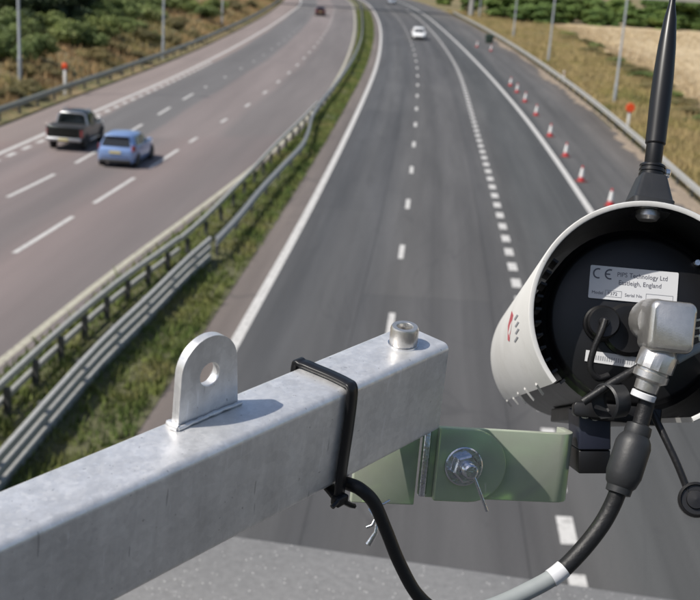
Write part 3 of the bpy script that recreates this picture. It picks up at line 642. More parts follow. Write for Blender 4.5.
pw = unp(391, 4); finish(hatchback('distant silver-blue car at the top of the right carriageway', M['psilver'], M['platew'], L=4.4, H=1.55), Vector((pw.x, pw.y+4.2, 0)), edgeL, 1)

# ------------------------------------------------------------------ bushes and trees
def leaf_cloud(name, blobs, n, size, mat, flat=.8):
    """leaf-sized quads spread through the shells of many small overlapping clumps"""
    cs = np.array([b[:3] for b in blobs]); rs = np.array([b[3] for b in blobs]); pr = rs**2/np.sum(rs**2)
    idx = RNG.choice(len(blobs), n, p=pr); d = RNG.normal(size=(n, 3)); d /= np.linalg.norm(d, axis=1)[:, None]
    c = cs[idx]+d*(rs[idx]*RNG.uniform(.45, 1.08, n)**.6)[:, None]*np.array([1, 1, flat])
    nrm = d+RNG.normal(0, .55, (n, 3)); nrm /= np.linalg.norm(nrm, axis=1)[:, None]
    a = np.cross(nrm, RNG.normal(size=(n, 3))); a /= np.linalg.norm(a, axis=1)[:, None]; b = np.cross(nrm, a)
    s = (size*RNG.uniform(.5, 1.25, n))[:, None]; a = a*s; b = b*s*.62
    V = np.empty((n*4, 3)); V[0::4] = c-a; V[1::4] = c-b*.9; V[2::4] = c+a; V[3::4] = c+b
    me = bpy.data.meshes.new(name); me.vertices.add(n*4); me.vertices.foreach_set('co', V.ravel())
    me.loops.add(n*4); me.loops.foreach_set('vertex_index', np.arange(n*4)); me.polygons.add(n)
    me.polygons.foreach_set('loop_start', np.arange(n)*4); me.polygons.foreach_set('loop_total', np.full(n, 4)); me.update(); me.materials.append(mat); return me
def make_bush(mat, nb, n, size, flat=.75):
    t = thing('bush', 'x', 'bush'); bl = []
    for k in range(nb):
        a = random.uniform(0, 6.28); r = random.random()**.6*.75; bl.append((math.cos(a)*r, math.sin(a)*r, .35+random.random()*.65*(1.15-r), .22+.22*random.random()))
    o = bpy.data.objects.new('foliage', leaf_cloud('foliage', bl, n, size, mat, flat)); C.objects.link(o); o.parent = t
    m = MB()
    for k in range(6):
        b = bl[k]; m.tube([(b[0]*.1, b[1]*.1, -.15), (b[0]*.4, b[1]*.4, b[2]*.45), (b[0]*.9, b[1]*.9, b[2])], [.05, .03, .012], 5)
    m.build('stems', M['bark'], t, smooth=60); return t
def make_tree(mat, n, size, hgt=1.0):                                   # unit: about 10 m tall
    t = thing('tree', 'x', 'tree'); bl = []
    for k in range(34):
        a = random.uniform(0, 6.28); h = random.random(); r = (1.0-.55*abs(h-.35)*1.6)*random.random()**.5*2.9
        bl.append((math.cos(a)*r, math.sin(a)*r, .7+h*8.0, .75+.75*random.random()))
    o = bpy.data.objects.new('crown', leaf_cloud('crown', bl, n, size, mat, .85)); C.objects.link(o); o.parent = t
    m = MB(); m.tube([(0, 0, -.5), (.05, .02, 1.5), (-.08, .05, 4), (.1, 0, 7.5)], [.32, .24, .17, .05], 9)
    for k in range(9):
        b = bl[k]; m.tube([(0, 0, 1.2+.4*k), (b[0]*.45, b[1]*.45, (1.4+.4*k+b[2])*.5), (b[0]*.9, b[1]*.9, b[2])], [.12, .07, .025], 6)
    m.build('trunk', M['bark'], t, smooth=60); return t
protos = {}
def place(proto, key, x, y, z, sx, sz, label, group):
    o = proto if not protos.get(key) else copy_tree(proto); protos[key] = True
    o.location = (x, y, z); o.scale = (sx, sx*random.uniform(.85, 1.15), sz); o.rotation_euler.z = random.uniform(0, 6.28); o['label'] = label; o['group'] = group
gb0, gb1, gb2 = [make_bush(M['bush'], 22, 6500, .05) for _ in range(3)]; bb0, bb1 = [make_bush(M['brownbush'], 20, 5000, .045) for _ in range(2)]
GB = [gb0, gb1, gb2]; BB = [bb0, bb1]
# left bank scrub: (photo x of base, photo y of base, half width m, height m, kind)
LB = [(5, 62, 1.6, 1.8, 'g'), (38, 62, 1.5, 1.9, 'g'), (72, 45, 2.4, 1.9, 'g'), (50, 38, 2.2, 2.0, 'g'), (88, 36, 2.2, 1.7, 'g'), (112, 38, 2.0, 1.6, 'g'), (135, 60, 1.5, .8, 'b'), (28, 93, 1.4, .8, 'b'), (10, 100, 1.2, .8, 'b'),
      (95, 60, 1.9, .9, 'b'), (118, 22, 2.6, 2.4, 'g'), (150, 22, 2.4, 1.9, 'g'), (178, 30, 1.8, 1.4, 'b'), (195, 40, 1.3, 1.0, 'b'), (140, 40, 1.7, 1.2, 'b'), (205, 20, 2.2, 1.8, 'g'), (185, 12, 2.4, 2.0, 'g'), (235, 10, 2.2, 1.6, 'b'), (20, 75, 1.2, .8, 'b'), (170, 44, 1.2, .9, 'b'), (250, 8, 1.5, 1.3, 'b'), (160, 10, 2.8, 2.4, 'g'), (60, 44, 2.4, 2.0, 'g'), (84, 46, 1.9, 1.4, 'g'), (125, 32, 2.0, 1.4, 'g'), (100, 28, 2.4, 2.2, 'g'), (140, 12, 2.6, 2.0, 'g'), (215, 10, 2.4, 1.8, 'g'), (15, 45, 2.0, 2.2, 'g'), (45, 75, 1.3, .7, 'b'), (150, 40, 1.4, .9, 'g'), (110, 50, 1.6, .8, 'b')]
def hit_bank(px, py):                                                    # where the sight line meets the bank
    d = FWD*FPX+RIGHT*(px-350)+UP*(300-py); s = .02
    while s < .6:
        p = EYE+d*s
        if p.z < ground_z(p.x, p.y): return p
        s += .0004
    return EYE+d*.3
rows = sorted([(hit_bank(px, py), a, h, k) for px, py, a, h, k in LB], key=lambda r: r[0].y); cnt = {'g': 0, 'b': 0}
for p, a, h, k in rows:
    i = cnt[k]; cnt[k] += 1; pr = GB[i % 3] if k == 'g' else BB[i % 2]
    place(pr, (k, i % 3 if k == 'g' else i % 2), p.x, p.y, p.z-.1, a, h, ('leafy green bush, the %s of those on the left bank' if k == 'g' else 'low brown dried bush, the %s of those on the left bank') % ORD[i], 'bushes on the left bank')
# low scrub along the wheat edge
for i, y in enumerate([60, 64, 69, 74, 79, 84, 90, 95, 101, 107, 113, 120, 127, 134, 142, 150, 159, 168, 178, 190]):
    k = 'g' if i % 3 == 1 else 'b'; pr = GB[i % 3] if k == 'g' else BB[i % 2]; x = fieldL(y)-.9+random.uniform(-.4, .4)
    place(pr, (k, i % 3 if k == 'g' else i % 2), x+random.uniform(-.8, .3), y, -.15, random.uniform(1.2, 2.0), random.uniform(.5, .8), 'low hedge bush at the near edge of the wheat, %s to the camera' % ORD[i], 'hedge bushes along the wheat')
dt = [make_tree(M['darkleaf'], 10000, .19) for _ in range(2)]; tt = [make_tree(M['treeleaf'], 14000, .25) for _ in range(3)]
DT = sorted([(hit_bank(px, py), sc) for px, py, sc in ((4, 32, .6), (24, 30, .62), (42, 30, .66), (58, 27, .6), (75, 24, .66), (92, 20, .6), (108, 12, .55), (14, 22, .8), (35, 20, .8), (66, 16, .85), (90, 8, .8), (128, 3, .6), (150, 0, .7))], key=lambda r: r[0].y)
for i, (p, sc) in enumerate(DT):
    k = i % 2; place(dt[k], ('d', k), p.x, p.y, p.z-.3, sc*1.15, sc*.85, 'dark broadleaf tree at the top left, %s of that dark group' % ORD[i], 'dark trees behind the left bank')
for i in range(20):
    k = i % 3; x = 30+3.7*i; sc = random.uniform(.36, .52); place(tt[k], ('t', k), x+random.uniform(-.6, .6), 224+.22*x+random.uniform(-2, 2), -.8, sc*2.1, sc, 'green hedge tree behind the wheat, front row, %s to the left end' % ORD[i], 'trees of the hedge behind the wheat')
for i in range(15):
    k = (i+1) % 3; x = 30+6.2*i; sc = random.uniform(.6, .85); place(tt[k], ('t', k), x+random.uniform(-1, 1), 242+.2*x+random.uniform(-2, 2), -.8, sc*2.0, sc, 'taller green tree behind the hedge, back row, %s to the left end' % ORD[i], 'trees of the back hedge row')
for i, (x, y, s) in enumerate([(22, 262, .55), (26, 282, .7), (19, 300, .8), (28, 305, .9)]):
    k = i % 3; place(tt[k], ('t', k), x, y, -.3, s, s, 'tree beyond the right shoulder at the bend, %s to the camera' % ORD[i], 'trees at the far bend')

# unseen trees added behind the viewpoint as greenery for the bracket to reflect
bl = [(random.uniform(-70, 70), random.uniform(-56, -44), random.uniform(1, 27), random.uniform(2.4, 4.4)) for _ in range(190)]
wo = bpy.data.objects.new('woodland', leaf_cloud('woodland', bl, 26000, .85, M['treeleaf'])); C.objects.link(wo); kind(wo, 'stuff'); wo['label'] = 'unseen green trees added behind the viewpoint for the bracket to reflect'; wo['category'] = 'woodland'

# ------------------------------------------------------------------ far overbridge whose shade crosses both carriageways
t = thing('overbridge', 'distant concrete overbridge on piers crossing the motorway at the bend', 'bridge')
MB().box(-75, 75, 237, 241.5, 5.6, 6.7).build('deck', M['conc'], t)
for yy in (237.0, 241.2): MB().box(-75, 75, yy, yy+.3, 6.71, 7.7).build('parapet', M['conc'], t)
for x in (-22.3, 21.0):
    for yy in (238.0, 240.5): MB().lathe([(.5, -.5), (.5, 5.59)], Fr((x, yy, 0), (1, 0, 0), (0, 1, 0), (0, 0, 1)), 14).build('pier', M['conc'], t, smooth=40)

# ------------------------------------------------------------------ the bridge we stand on
ZC = 8.0
pa, pb = unp(255, 537, ZC), unp(600, 587, ZC); bd = (pb-pa); bd.z = 0; bd.normalize(); mid = pa
bf = Fr(mid, bd, Vector((-bd.y, bd.x, 0)), (0, 0, 1))                     # x along the parapet, y outwards over the road
t = thing('near_bridge', 'speckled grey concrete bridge parapet along the bottom edge of the picture', 'bridge', None)
for k in range(-7, 8):
    if k % 1 == 0: MB().box(k*4.0-1.4+.006, k*4.0+2.6-.006, -.52, 0, -.16, 0, bf).build('coping', M['coping'], t, bevel=.012)
MB().box(-30, 30, -.44, -.08, -1.25, -.161, bf).build('parapet_wall', M['conc'], t); MB().box(-30, 30, -9.5, -.02, -2.0, -1.251, bf).build('deck', M['conc'], t); MB().box(-30, 30, -9.3, -.45, -1.247, -1.19, bf).build('road_surface', simple('bridge_asphalt', (.055, .055, .057), .85, 0, .3, 30, .3), t)
MB().box(-30, 30, -9.5, -9.3, -1.25, -.1, bf).build('parapet_wall', M['conc'], t)
for x in (-21, -4.2, 13.8):
    MB().box(x-.45, x+.45, -8.5, -1.0, -8.3, -2.001, bf).build('pier', M['conc'], t)

# ------------------------------------------------------------------ foreground: mounting arm
AO = Vector((.05066, .52893, 8.92169)); AD = Vector((.65567824, .75097767, .07822138)).normalized()
AN = Vector((-.75482478, .64948802, .09167801)).normalized(); AU = AD.cross(AN).normalized()
AW, AH = .0311, .05
af = Fr(AO, AN, AU, AD)                                                     # x across the top (away), y up, z along the arm
t = thing('mounting_arm', 'galvanised square steel arm reaching in from the lower left', 'arm')
def hollow(m, x0, x1, y0, y1, r, th, z0, z1, fr):
    o_, i_ = rrect(x0, x1, y0, y1, r, 5), rrect(x0+th, x1-th, y0+th, y1-th, r*.4, 5); return m.ringplate(o_, i_, fr, z0, z1)
hollow(MB(), 0, AW, -AH, 0, .0036, .0028, -.62, 0, af).build('tube', M['galv'], t, smooth=50)
MB().prism(rrect(.003, AW-.003, -AH+.003, -.003, .001, 2), af, -.006, -.003).build('end_plate', M['galv'], t)
# lug plate with an eye hole, standing along the arm
zl = -.138; lf = Fr(af(.022, 0, zl), AD, AU, AN)                          # x along the arm, y up, z across
wl, hl, rl = .0166, .0222, .0152
outer = []; inner = []; nn = 48
for q in range(nn):
    a = 2*math.pi*q/nn-math.pi/2; ca, sa = math.cos(a), math.sin(a)
    if sa >= 0: px_, py_ = rl*ca, hl+rl*sa
    else:
        s_ = min(wl/max(1e-6, abs(ca)), hl/max(1e-6, abs(sa))); px_, py_ = s_*ca, hl+s_*sa
        tt_ = -(py_-hl)/hl; px_ = max(-1, min(1, px_/wl))*(rl+(wl-rl)*tt_) if abs(abs(px_)-wl) < 1e-6 else px_
    outer.append((px_, py_)); inner.append((.0054*ca, hl-.0022+.0054*sa))
lug = MB().ringplate(outer, inner, lf, 0, .0042).build('lug', M['galv'], t, smooth=35)
m = MB()
for zz in (-.0012, .0054):
    m.tube([lf(wl*(-1.06+2.12*i/14), .0008+.0005*random.random(), zz+.0004*random.random()) for i in range(15)], [.0008+.0004*random.random() for i in range(15)], 7)
m.tube([lf(-wl*1.04, .001, -.001), lf(-wl*1.08, .0012, .002), lf(-wl*1.04, .001, .0052)], [.0016, .0021, .0016], 7); m.build('weld_bead', M['galv'], lug, smooth=60)
# socket cap screw
bfm = axis_frame(af(AW*.47, 0, -.0185), AU, AD); r_ = .0068
m = MB(); prof = [(.0078, 0), (.0078, .0008), (r_, .0009)]; nk = 44; rings = []
for rr, hh in [(r_, .0008), (r_*1.0, .0012), (r_, .0088), (r_*.93, .0100), (.0042, .0100), (.0039, .0096), (.0039, .005)]:
    rings.append([bfm((rr+(.00022 if (q % 2 and .001 < hh < .0089) else 0))*math.cos(q*2*math.pi/nk), (rr+(.00022 if (q % 2 and .001 < hh < .0089) else 0))*math.sin(q*2*math.pi/nk), hh) for q in range(nk)])
m.loft(rings); b_ = m.build('cap_screw', M['nickel'], t, smooth=40)
MB().lathe([(0, .0052), (.0037, .0052)], bfm, 6, cap=False).build('hex_socket', M['soot'], b_)
MB().lathe([(.0040, 0.0), (.0076, .0), (.0076, .0008), (.0040, .0008)], bfm, 30, cap=False).build('washer', M['steel'], b_, smooth=40)
# post that carries the arm, below and left of the picture
MB().box(-.035, .035, -.035, .035, -1.9, .03, Fr(af(AW/2, -AH/2, -.60), (1, 0, 0), (0, 1, 0), (0, 0, 1))).build('upright', M['galv'], t, bevel=.004)

# ------------------------------------------------------------------ cable tie round the arm
t = thing('cable_tie', 'black plastic cable tie strapped round the galvanised arm', 'cable tie')
zt = -.0735
path = [(-.0026, -.056, zt-.004), (-.0022, -.040, zt-.003), (-.0020, -.020, zt-.001), (-.0018, -.004, zt), (-.0005, .0012, zt+.0006), (.003, .0018, zt+.001), (.012, .0018, zt+.001), (.022, .0018, zt+.000), (AW-.002, .0018, zt-.001), (AW+.0018, -.001, zt-.001), (AW+.0018, -.03, zt-.001), (AW+.0018, -.0485, zt-.001), (AW-.002, -.0518, zt-.001), (.012, -.0518, zt-.002), (-.0026, -.0555, zt-.004)]
pp = catmull([af(*q) for q in path], 5); rings = []
for i, p in enumerate(pp):
    tg = (pp[min(i+1, len(pp)-1)]-pp[max(i-1, 0)]).normalized(); sd_ = (AD-tg*AD.dot(tg)).normalized(); nm = tg.cross(sd_)
    rings.append([p+sd_*a+nm*b for a, b in ((-.0030, -.0006), (-.0026, -.0011), (.0026, -.0011), (.0030, -.0006), (.0030, .0006), (.0026, .0011), (-.0026, .0011), (-.0030, .0006))])
MB().loft(rings).build('strap', M['black'], t, smooth=60)
hd = af(-.0035, -.0552, zt-.0045); hf = Fr(hd, AD, AU, AN)
m = MB(); m.prism(rrect(-.0038, .0038, -.0024, .0024, .0008, 2), hf, -.0024, .0024); m.build('lock_head', M['black'], t, bevel=.0006)
MB().tube([hf(.001, -.001, -.001), hf(.005, -.004, -.003), hf(.0075, -.0055, -.003)], .0013, 6).build('tail', M['black'], t, smooth=50)
MB().tube([hf(-.002, .001, -.001), hf(-.0065, .0018, -.003), hf(-.0085, .001, -.003)], .0012, 6).build('tail', M['black'], t, smooth=50)

# ------------------------------------------------------------------ bracket under the arm
t = thing('pivot_bracket', 'two-piece metal pivot bracket, green reflection in its colour, between the arm and the camera housing', 'bracket')
KB = .602
bx = (at(560, 470, .609)-at(440, 464, .594)).normalized(); by = (at(455, 430, .594)-at(450, 500, .597)); by = (by-bx*by.dot(bx)).normalized(); bz = bx.cross(by)   # bz toward the viewer
if bz.dot(FWD) > 0: bz = -bz
pc = at(464, 466, .597); pf = Fr(pc, bx, by, bz); px1 = .598/FPX               # metres per photo pixel here
# front lug plate with a rounded right end
poly = [(-28*px1, -37*px1), (8*px1, -37*px1)]+arc(8*px1, 0, 37*px1, -90, 90, 16)[1:]+[(-28*px1, 37*px1)]
MB().prism(poly, pf, -.0050, .0).build('lug_plate', M['bracket'], t, bevel=.0009)
# long plate behind it, folded back at its right end
RB = .011; xr = 104*px1; TK = .0045; ZB = -.0055
prof = [(-34*px1, ZB), (xr, ZB)]+[(xr+RB*math.sin(math.radians(a)), ZB-RB+RB*math.cos(math.radians(a))) for a in range(10, 91, 10)]+[(xr+RB, -.027)]
inn = [(-34*px1, ZB-TK), (xr, ZB-TK)]+[(xr+(RB-TK)*math.sin(math.radians(a)), ZB-RB+(RB-TK)*math.cos(math.radians(a))) for a in range(10, 91, 10)]+[(xr+RB-TK, -.027)]
ol = prof+list(reversed(inn)); ff = Fr(pf(0, 0, 0), pf.x, pf.z, pf.y)
MB().prism(ol, ff, -36*px1, 36*px1).build('channel', M['bracket'], t, bevel=.0005)
# left cheek under the arm, with a folded flange between the two
MB().box(-108*px1, -43*px1, -46*px1, 30*px1, -.0130, -.0084, pf).build('cheek_plate', M['bracket'], t, bevel=.0006)
MB().box(-42*px1, -34.6*px1, -35*px1, 37*px1, -.0080, -.0026, pf).build('flange', M['zinc'], t, bevel=.0012)
MB().box(-100*px1, -48*px1, 24*px1, 27*px1, -.030, -.0132, pf).build('top_flange', M['bracket'], t, bevel=.0006)
# pivot bolt
wf = Fr(pf(-1*px1, 0, 0), pf.x, pf.y, pf.z)
bo = MB().lathe([(0, .0002), (.0105, .0002), (.0105, .0015), (.0098, .0020), (0, .0020)], wf, 36).build('washer', M['zinc'], t, smooth=35)
m = MB(); m.lathe([(.0074, .0021), (.0078, .0028), (.0078, .0072), (.0068, .0082), (.0046, .0082), (.004, .0078)], Fr(wf.o, wf.x*math.cos(.3)+wf.y*math.sin(.3), wf.y*math.cos(.3)-wf.x*math.sin(.3), wf.z), 6, cap=False); m.build('nut', M['zinc'], bo)
m = MB(); m.lathe([(.0036+(.0003 if i % 2 else 0), .003+.00055*i) for i in range(20)]+[(.003, .0142), (0, .0143)], wf, 16); m.build('stud', M['zinc'], bo, smooth=30)
MB().tube([pf(.0010, -.001, .012), pf(.0045, -.0085, .0135), pf(.0108, -.0205, .0125)], .0009, 8).build('locking_pin', M['zinc'], t, smooth=60)
# split pin hanging under the cheek
sp = at(375, 528, .585); sf = Fr(sp, RIGHT, UP, -FWD)
m = MB(); m.tube([sf(-.0035, .010, 0), sf(.001, .004, .001), sf(.0005, -.002, .001), sf(-.0035, -.0085, 0)], [.0008, .0011, .0013, .0018], 7); m.tube([sf(.001, .0065, 0), sf(-.0015, .0015, .001), sf(-.0045, .0005, .001)], .0009, 7)
m.tube([sf(-.001, .012, .0), sf(.0045, .0125, 0), sf(.0075, .014, -.002)], .0008, 6); m.build('split_pin', M['steel'], t, smooth=60)
MB().tube([sf(-.002, .0105, -.012), sf(-.002, .0135, -.006), sf(-.001, .012, .0)], .0009, 6).build('split_pin', M['steel'], t, smooth=60)

# ------------------------------------------------------------------ traffic camera in its sun shield
K1 = .600; RC = at(645, 314.5, K1); FC = at(564, 357, .955); HA = (FC-RC).normalized(); HL = (FC-RC).length; HR = 116*K1/FPX
hf = axis_frame(RC, HA, (0, 0, 1))                                            # x sideways, y up, z along the housing (away)
sgn = 1 if hf.x.dot(RIGHT) > 0 else -1; hx = hf.x*sgn; HF = Fr(RC, hx, hf.y, HA)
t = thing('traffic_camera', 'white cylindrical traffic camera with an open black rear and a stub antenna', 'camera')
A0, A1 = math.radians(-62), math.radians(222); NS = 72
sh = MB(); rings = []
for rr, zz in [(HR-.0030, .0006), (HR-.0022, .0), (HR-.0006, .0), (HR, .0008), (HR, HL), (HR-.0026, HL+.0004), (HR-.0030, HL)]:
    rings.append([HF(rr*math.cos(A0+(A1-A0)*q/NS), rr*math.sin(A0+(A1-A0)*q/NS), zz) for q in range(NS+1)])
sh.loft(rings, closed=False)
for a in (A0, A1):                                                             # close the long lower edges
    c_, s_ = math.cos(a), math.sin(a); sh.add([HF((HR-.003)*c_, (HR-.003)*s_, .0006), HF(HR*c_, HR*s_, .0006), HF(HR*c_, HR*s_, HL), HF((HR-.003)*c_, (HR-.003)*s_, HL)], [(0, 1, 2, 3)])
shroud = sh.build('sun_shield', M['white'], t, smooth=40)
li = MB(); r2 = HR-.0032
li.loft([[HF(r_*math.cos(A0+(A1-A0)*q/NS), r_*math.sin(A0+(A1-A0)*q/NS), zz) for q in range(NS+1)] for r_, zz in ((r2, .0008), (r2, HL-.001))], closed=False)
M['lining'] = simple('gloss_black_lining', (.02, .021, .022), .2, 0, .3, 40); li.build('shield_lining', M['lining'], t, smooth=40)
# inner body and its rear plate
PD = .0295
MB().lathe([(HR-.013, PD+.004), (HR-.010, PD+.006), (HR-.010, HL-.02), (HR-.016, HL-.01), (0, HL-.01)], HF, 56, cap=False).build('body', M['soot'], t, smooth=40)
rp = MB().lathe([(0, PD), (HR-.0165, PD), (HR-.0150, PD+.0008), (HR-.0128, PD+.0042)], HF, 56, cap=False).build('rear_plate', M['black'], t, smooth=30)
def onplate(px, py, lift=0.0):                                                 # photo position on the rear plate
    d = (FWD*FPX+RIGHT*(px-350)+UP*(300-py)); k = ((RC+HA*(PD-lift))-EYE).dot(HA)/d.dot(HA); p = EYE+d*k-RC
    return p.dot(HF.x), p.dot(HF.y)
for px, py in ((697, 263), (611, 343)):
    a, b = onplate(px, py); s = MB().lathe([(0, -.0022), (.0016, -.0022), (.0024, -.0012), (.0024, 0)], HF.at(a, b, PD), 14).build('screw', M['steel'], rp, smooth=40)
for k in range(11):                                                            # vent fins along the inside left
    a = math.radians(150+k*7.5); f_ = Fr(HF((HR-.0065)*math.cos(a), (HR-.0065)*math.sin(a), .012), HF.x*math.cos(a)+HF.y*math.sin(a), HF.y*math.cos(a)-HF.x*math.sin(a), HF.z)
    MB().box(-.0022, .0012, -.0007, .0007, .004, .03, f_).build('vent_fin', M['soot'], t)
# labels
def flat_text(s, size, fr, mat, name, parent, sx=1.0):
    cu = bpy.data.curves.new(name, 'FONT'); cu.body = s; cu.size = size; cu.extrude = 0; cu.resolution_u = 3
    tmp = bpy.data.objects.new('tmp', cu); C.objects.link(tmp); dg = bpy.context.evaluated_depsgraph_get(); dg.update()
    me = bpy.data.meshes.new_from_object(tmp.evaluated_get(dg)); bpy.data.objects.remove(tmp); bpy.data.curves.remove(cu)
    for v in me.vertices: v.co = fr(v.co.x*sx, v.co.y, 0)
    me.materials.clear(); me.materials.append(mat); o = bpy.data.objects.new(name, me); C.objects.link(o); o.parent = parent; return o
LPX = [(590.5, 265), (678.5, 273), (676, 306), (590, 298)]
lc = [Vector((*onplate(*q), 0)) for q in LPX]; lx = (lc[1]-lc[0]); LW = lx.length; lx.normalize(); LH = ((lc[3]-lc[0]).length+(lc[2]-lc[1]).length)/2; ly = Vector((-lx.y, lx.x, 0))
if ly.y < 0: ly = -ly
V3 = lambda v: HF.x*v.x+HF.y*v.y
LF = Fr(HF(lc[0].x, lc[0].y, PD-.0009), V3(lx), V3(ly), -HF.z)                # from the top-left corner, y up
lab = MB().prism(rrect(0, LW, -LH, 0, .0008, 2), LF, -.0008, 0).build('rating_label', M['labelw'], rp)
def arcband(cx, cy, r, wd, a0, a1, fr):
    m = MB(); o_ = arc(cx, cy, r, a0, a1, 14); i_ = arc(cx, cy, r-wd, a0, a1, 14); m.add([fr(*p, 0) for p in o_+i_], [(i, i+1, i+16, i+15) for i in range(14)]); return m
TF = LF.at(0, 0, .00015); u_ = LW/88.0
m = arcband(8.2*u_, -8.0*u_, 5.4*u_, 1.5*u_, 70, 290, TF); m.build('ce_mark', M['ink'], lab)
m = arcband(20.0*u_, -8.0*u_, 5.4*u_, 1.5*u_, 70, 290, TF); m.add([TF(15.8*u_, -7.3*u_, 0), TF(20.2*u_, -7.3*u_, 0), TF(20.2*u_, -8.7*u_, 0), TF(15.8*u_, -8.7*u_, 0)], [(0, 1, 2, 3)]); m.build('ce_mark', M['ink'], lab)
flat_text('PIPS Technology Ltd', 6.6*u_, TF.at(27*u_, -9.5*u_, 0), M['ink'], 'lettering', lab, .92); flat_text('Eastleigh, England', 6.6*u_, TF.at(29*u_, -17.5*u_, 0), M['ink'], 'lettering', lab, .92)
flat_text('Model', 4.6*u_, TF.at(3*u_, -29*u_, 0), M['ink'], 'lettering', lab); flat_text('P372', 4.8*u_, TF.at(19*u_, -29*u_, 0), M['ink'], 'lettering', lab); flat_text('Serial No', 4.6*u_, TF.at(36*u_, -29*u_, 0), M['ink'], 'lettering', lab)
for x0, x1 in ((16.5, 33), (57, 84)):
    m = MB()
    for a, b, c_, d_ in ((x0, x1, -24.6, -24.2), (x0, x1, -30.8, -30.4), (x0, x0+.4, -30.4, -24.6), (x1-.4, x1, -30.4, -24.6)): m.add([TF(a*u_, c_*u_, 0), TF(b*u_, c_*u_, 0), TF(b*u_, d_*u_, 0), TF(a*u_, d_*u_, 0)], [(0, 1, 2, 3)])
    m.build('print_box', M['greyink'], lab)
s0, s1, s2 = [Vector((*onplate(*q), 0)) for q in ((586, 350), (642, 358), (584, 361))]; e = (s1-s0); SW = e.length; e.normalize(); SF = Fr(HF(s0.x, s0.y, PD-.0007), V3(e), V3(Vector((-e.y, e.x, 0))), -HF.z)
SH = (s2-s0).length; lab2 = MB().box(0, SW, -SH, 0, -.0006, 0, SF).build('serial_strip', M['labelw'], rp)
m = MB()
for i in range(22):
    a = SW*(.06+.04*i); m.add([SF(a, -SH*.35, .00012), SF(a+SW*(.012+.012*random.random()), -SH*.35, .00012), SF(a+SW*.02, -SH*.75, .00012), SF(a, -SH*.75, .00012)], [(0, 1, 2, 3)])
m.build('print', M['greyink'], lab2)
# capped socket on the left with its tether
a, b = onplate(601, 324); cf = Fr(HF(a, b, PD), HF.x, HF.y, -HF.z)
cap = MB().lathe([(.0102, 0), (.0102, .004), (.0092, .0048), (.0090, .0115), (.0080, .0125), (.0030, .0120), (.0026, .0135), (0, .0137)], cf, 30).build('socket_cap', M['black'], t, smooth=35)
pts = [cf(0, .001, .0145), cf(-.0018, -.006, .0155), cf(-.005, -.016, .014), cf(-.0058, -.026, .012), cf(-.001, -.031, .010), cf(.005, -.029, .008)]
MB().tube(catmull(pts, 6), .0019, 8).build('tether', M['rubber'], cap, smooth=60)
a, b = onplate(628, 330); c2 = Fr(HF(a, b, PD), HF.x, HF.y, -HF.z); MB().lathe([(.0150, 0), (.0150, .003), (.013, .005), (.0, .005)], c2, 30).build('socket_boss', M['black'], t, smooth=35)
# angled metal connector
kc = .586; qx = (at(697, 312, kc)-at(644, 306, kc)).normalized(); qz = -FWD; qy = qz.cross(qx); nf = Fr(at(667, 326, kc), qx, qy, qz); pq = kc/FPX
con = MB(); con.loft([[nf(a*s*pq, b*s*pq, z) for a, b in rrect(-23, 23.5, -26, 25, 8, 5)] for s, z in ((.93, -.012), (1, -.010), (1, .008), (.95, .0105), (.84, .0118))])
cn = con.build('angled_connector', M['nickel'], t, smooth=38)
con2 = MB().lathe([(.012, -.014), (.012, -.004), (.0105, 0)], Fr(nf(-.003, .002, -.008), nf.x, nf.y, nf.z), 24).build('coupling', M['nickel'], cn, smooth=40)
dn = (at(645, 402, .588)-at(664, 352, .586)).normalized(); gf = axis_frame(at(660, 352, .586), dn, FWD)
g = MB(); NG = 28; rings = []
for rr, hh in [(.0080, -.002), (.0092, 0), (.0096, .001), (.0096, .0095), (.0086, .0100), (.0086, .0112), (.0093, .0116), (.0093, .0150), (.0066, .0165), (.0062, .0215), (.0045, .022)]:
    rings.append([gf((rr+(.0005 if q % 2 and .0005 < hh < .0096 else 0))*math.cos(q*2*math.pi/NG), (rr+(.0005 if q % 2 and .0005 < hh < .0096 else 0))*math.sin(q*2*math.pi/NG), hh) for q in range(NG)])
g.loft(rings); g.build('gland_nut', M['nickel'], cn, smooth=35)
for i in range(3): MB().tube([nf(25*pq, (8-8*i)*pq, .002), nf(31*pq, (10-8*i)*pq, .003), nf(33*pq, (5-8*i)*pq, .003)], .0012, 7).build('spring_clip', M['steel'], cn, smooth=50)
MB().lathe([(.0062, .0226), (.0066, .0230), (.0066, .0258), (.0060, .0262), (.003, .0262)], gf, 24).build('white_collar', M['labelw'], cn, smooth=35)
# pieces at the foot of the housing: clip, straps, dark mount
fr_ = axis_frame(at(605, 402, .592), (at(632, 398, .600)-at(600, 402, .588)), UP)
MB().lathe([(.0090, -.001), (.0100, 0), (.0100, .009), (.0090, .0095)], fr_, 26, math.radians(-70), math.radians(235), cap=False).build('cable_clip', M['boot'], t, smooth=40)
MB().tube([at(583, 402, .594), at(612, 383, .592), at(645, 364, .596)], .0024, 8).build('strap', M['rubber'], t, smooth=50)
MB().tube([at(676, 360, .600), at(692, 351, .602), at(712, 342, .606)], .0026, 12).build('grey_tube', M['sleeve'], t, smooth=50)
mf = Fr(HF(-.006, -HR*.92, .02), HF.x, HF.y, HF.z)
MB().box(-.016, .022, -.0010, .0085, -.002, .20, mf).build('mount_rail', M['soot'], t, bevel=.001)
MB().prism(rrect(-.026, -.010, .000, .008, .002, 2), mf, -.006, .003).build('rail_end', M['black'], t, bevel=.0006)
nfb = Fr(at(597, 447, .618), RIGHT, UP, -FWD); pn = .618/FPX
MB().box(-18*pn, 14*pn, -3*pn, 34*pn, -.03, .0, nfb).build('mount_block', M['navy'], t, bevel=.0008); MB().box(-18*pn, 14*pn, -27*pn, -3.6*pn, -.03, -.001, nfb).build('mount_block', M['soot'], t, bevel=.0008)
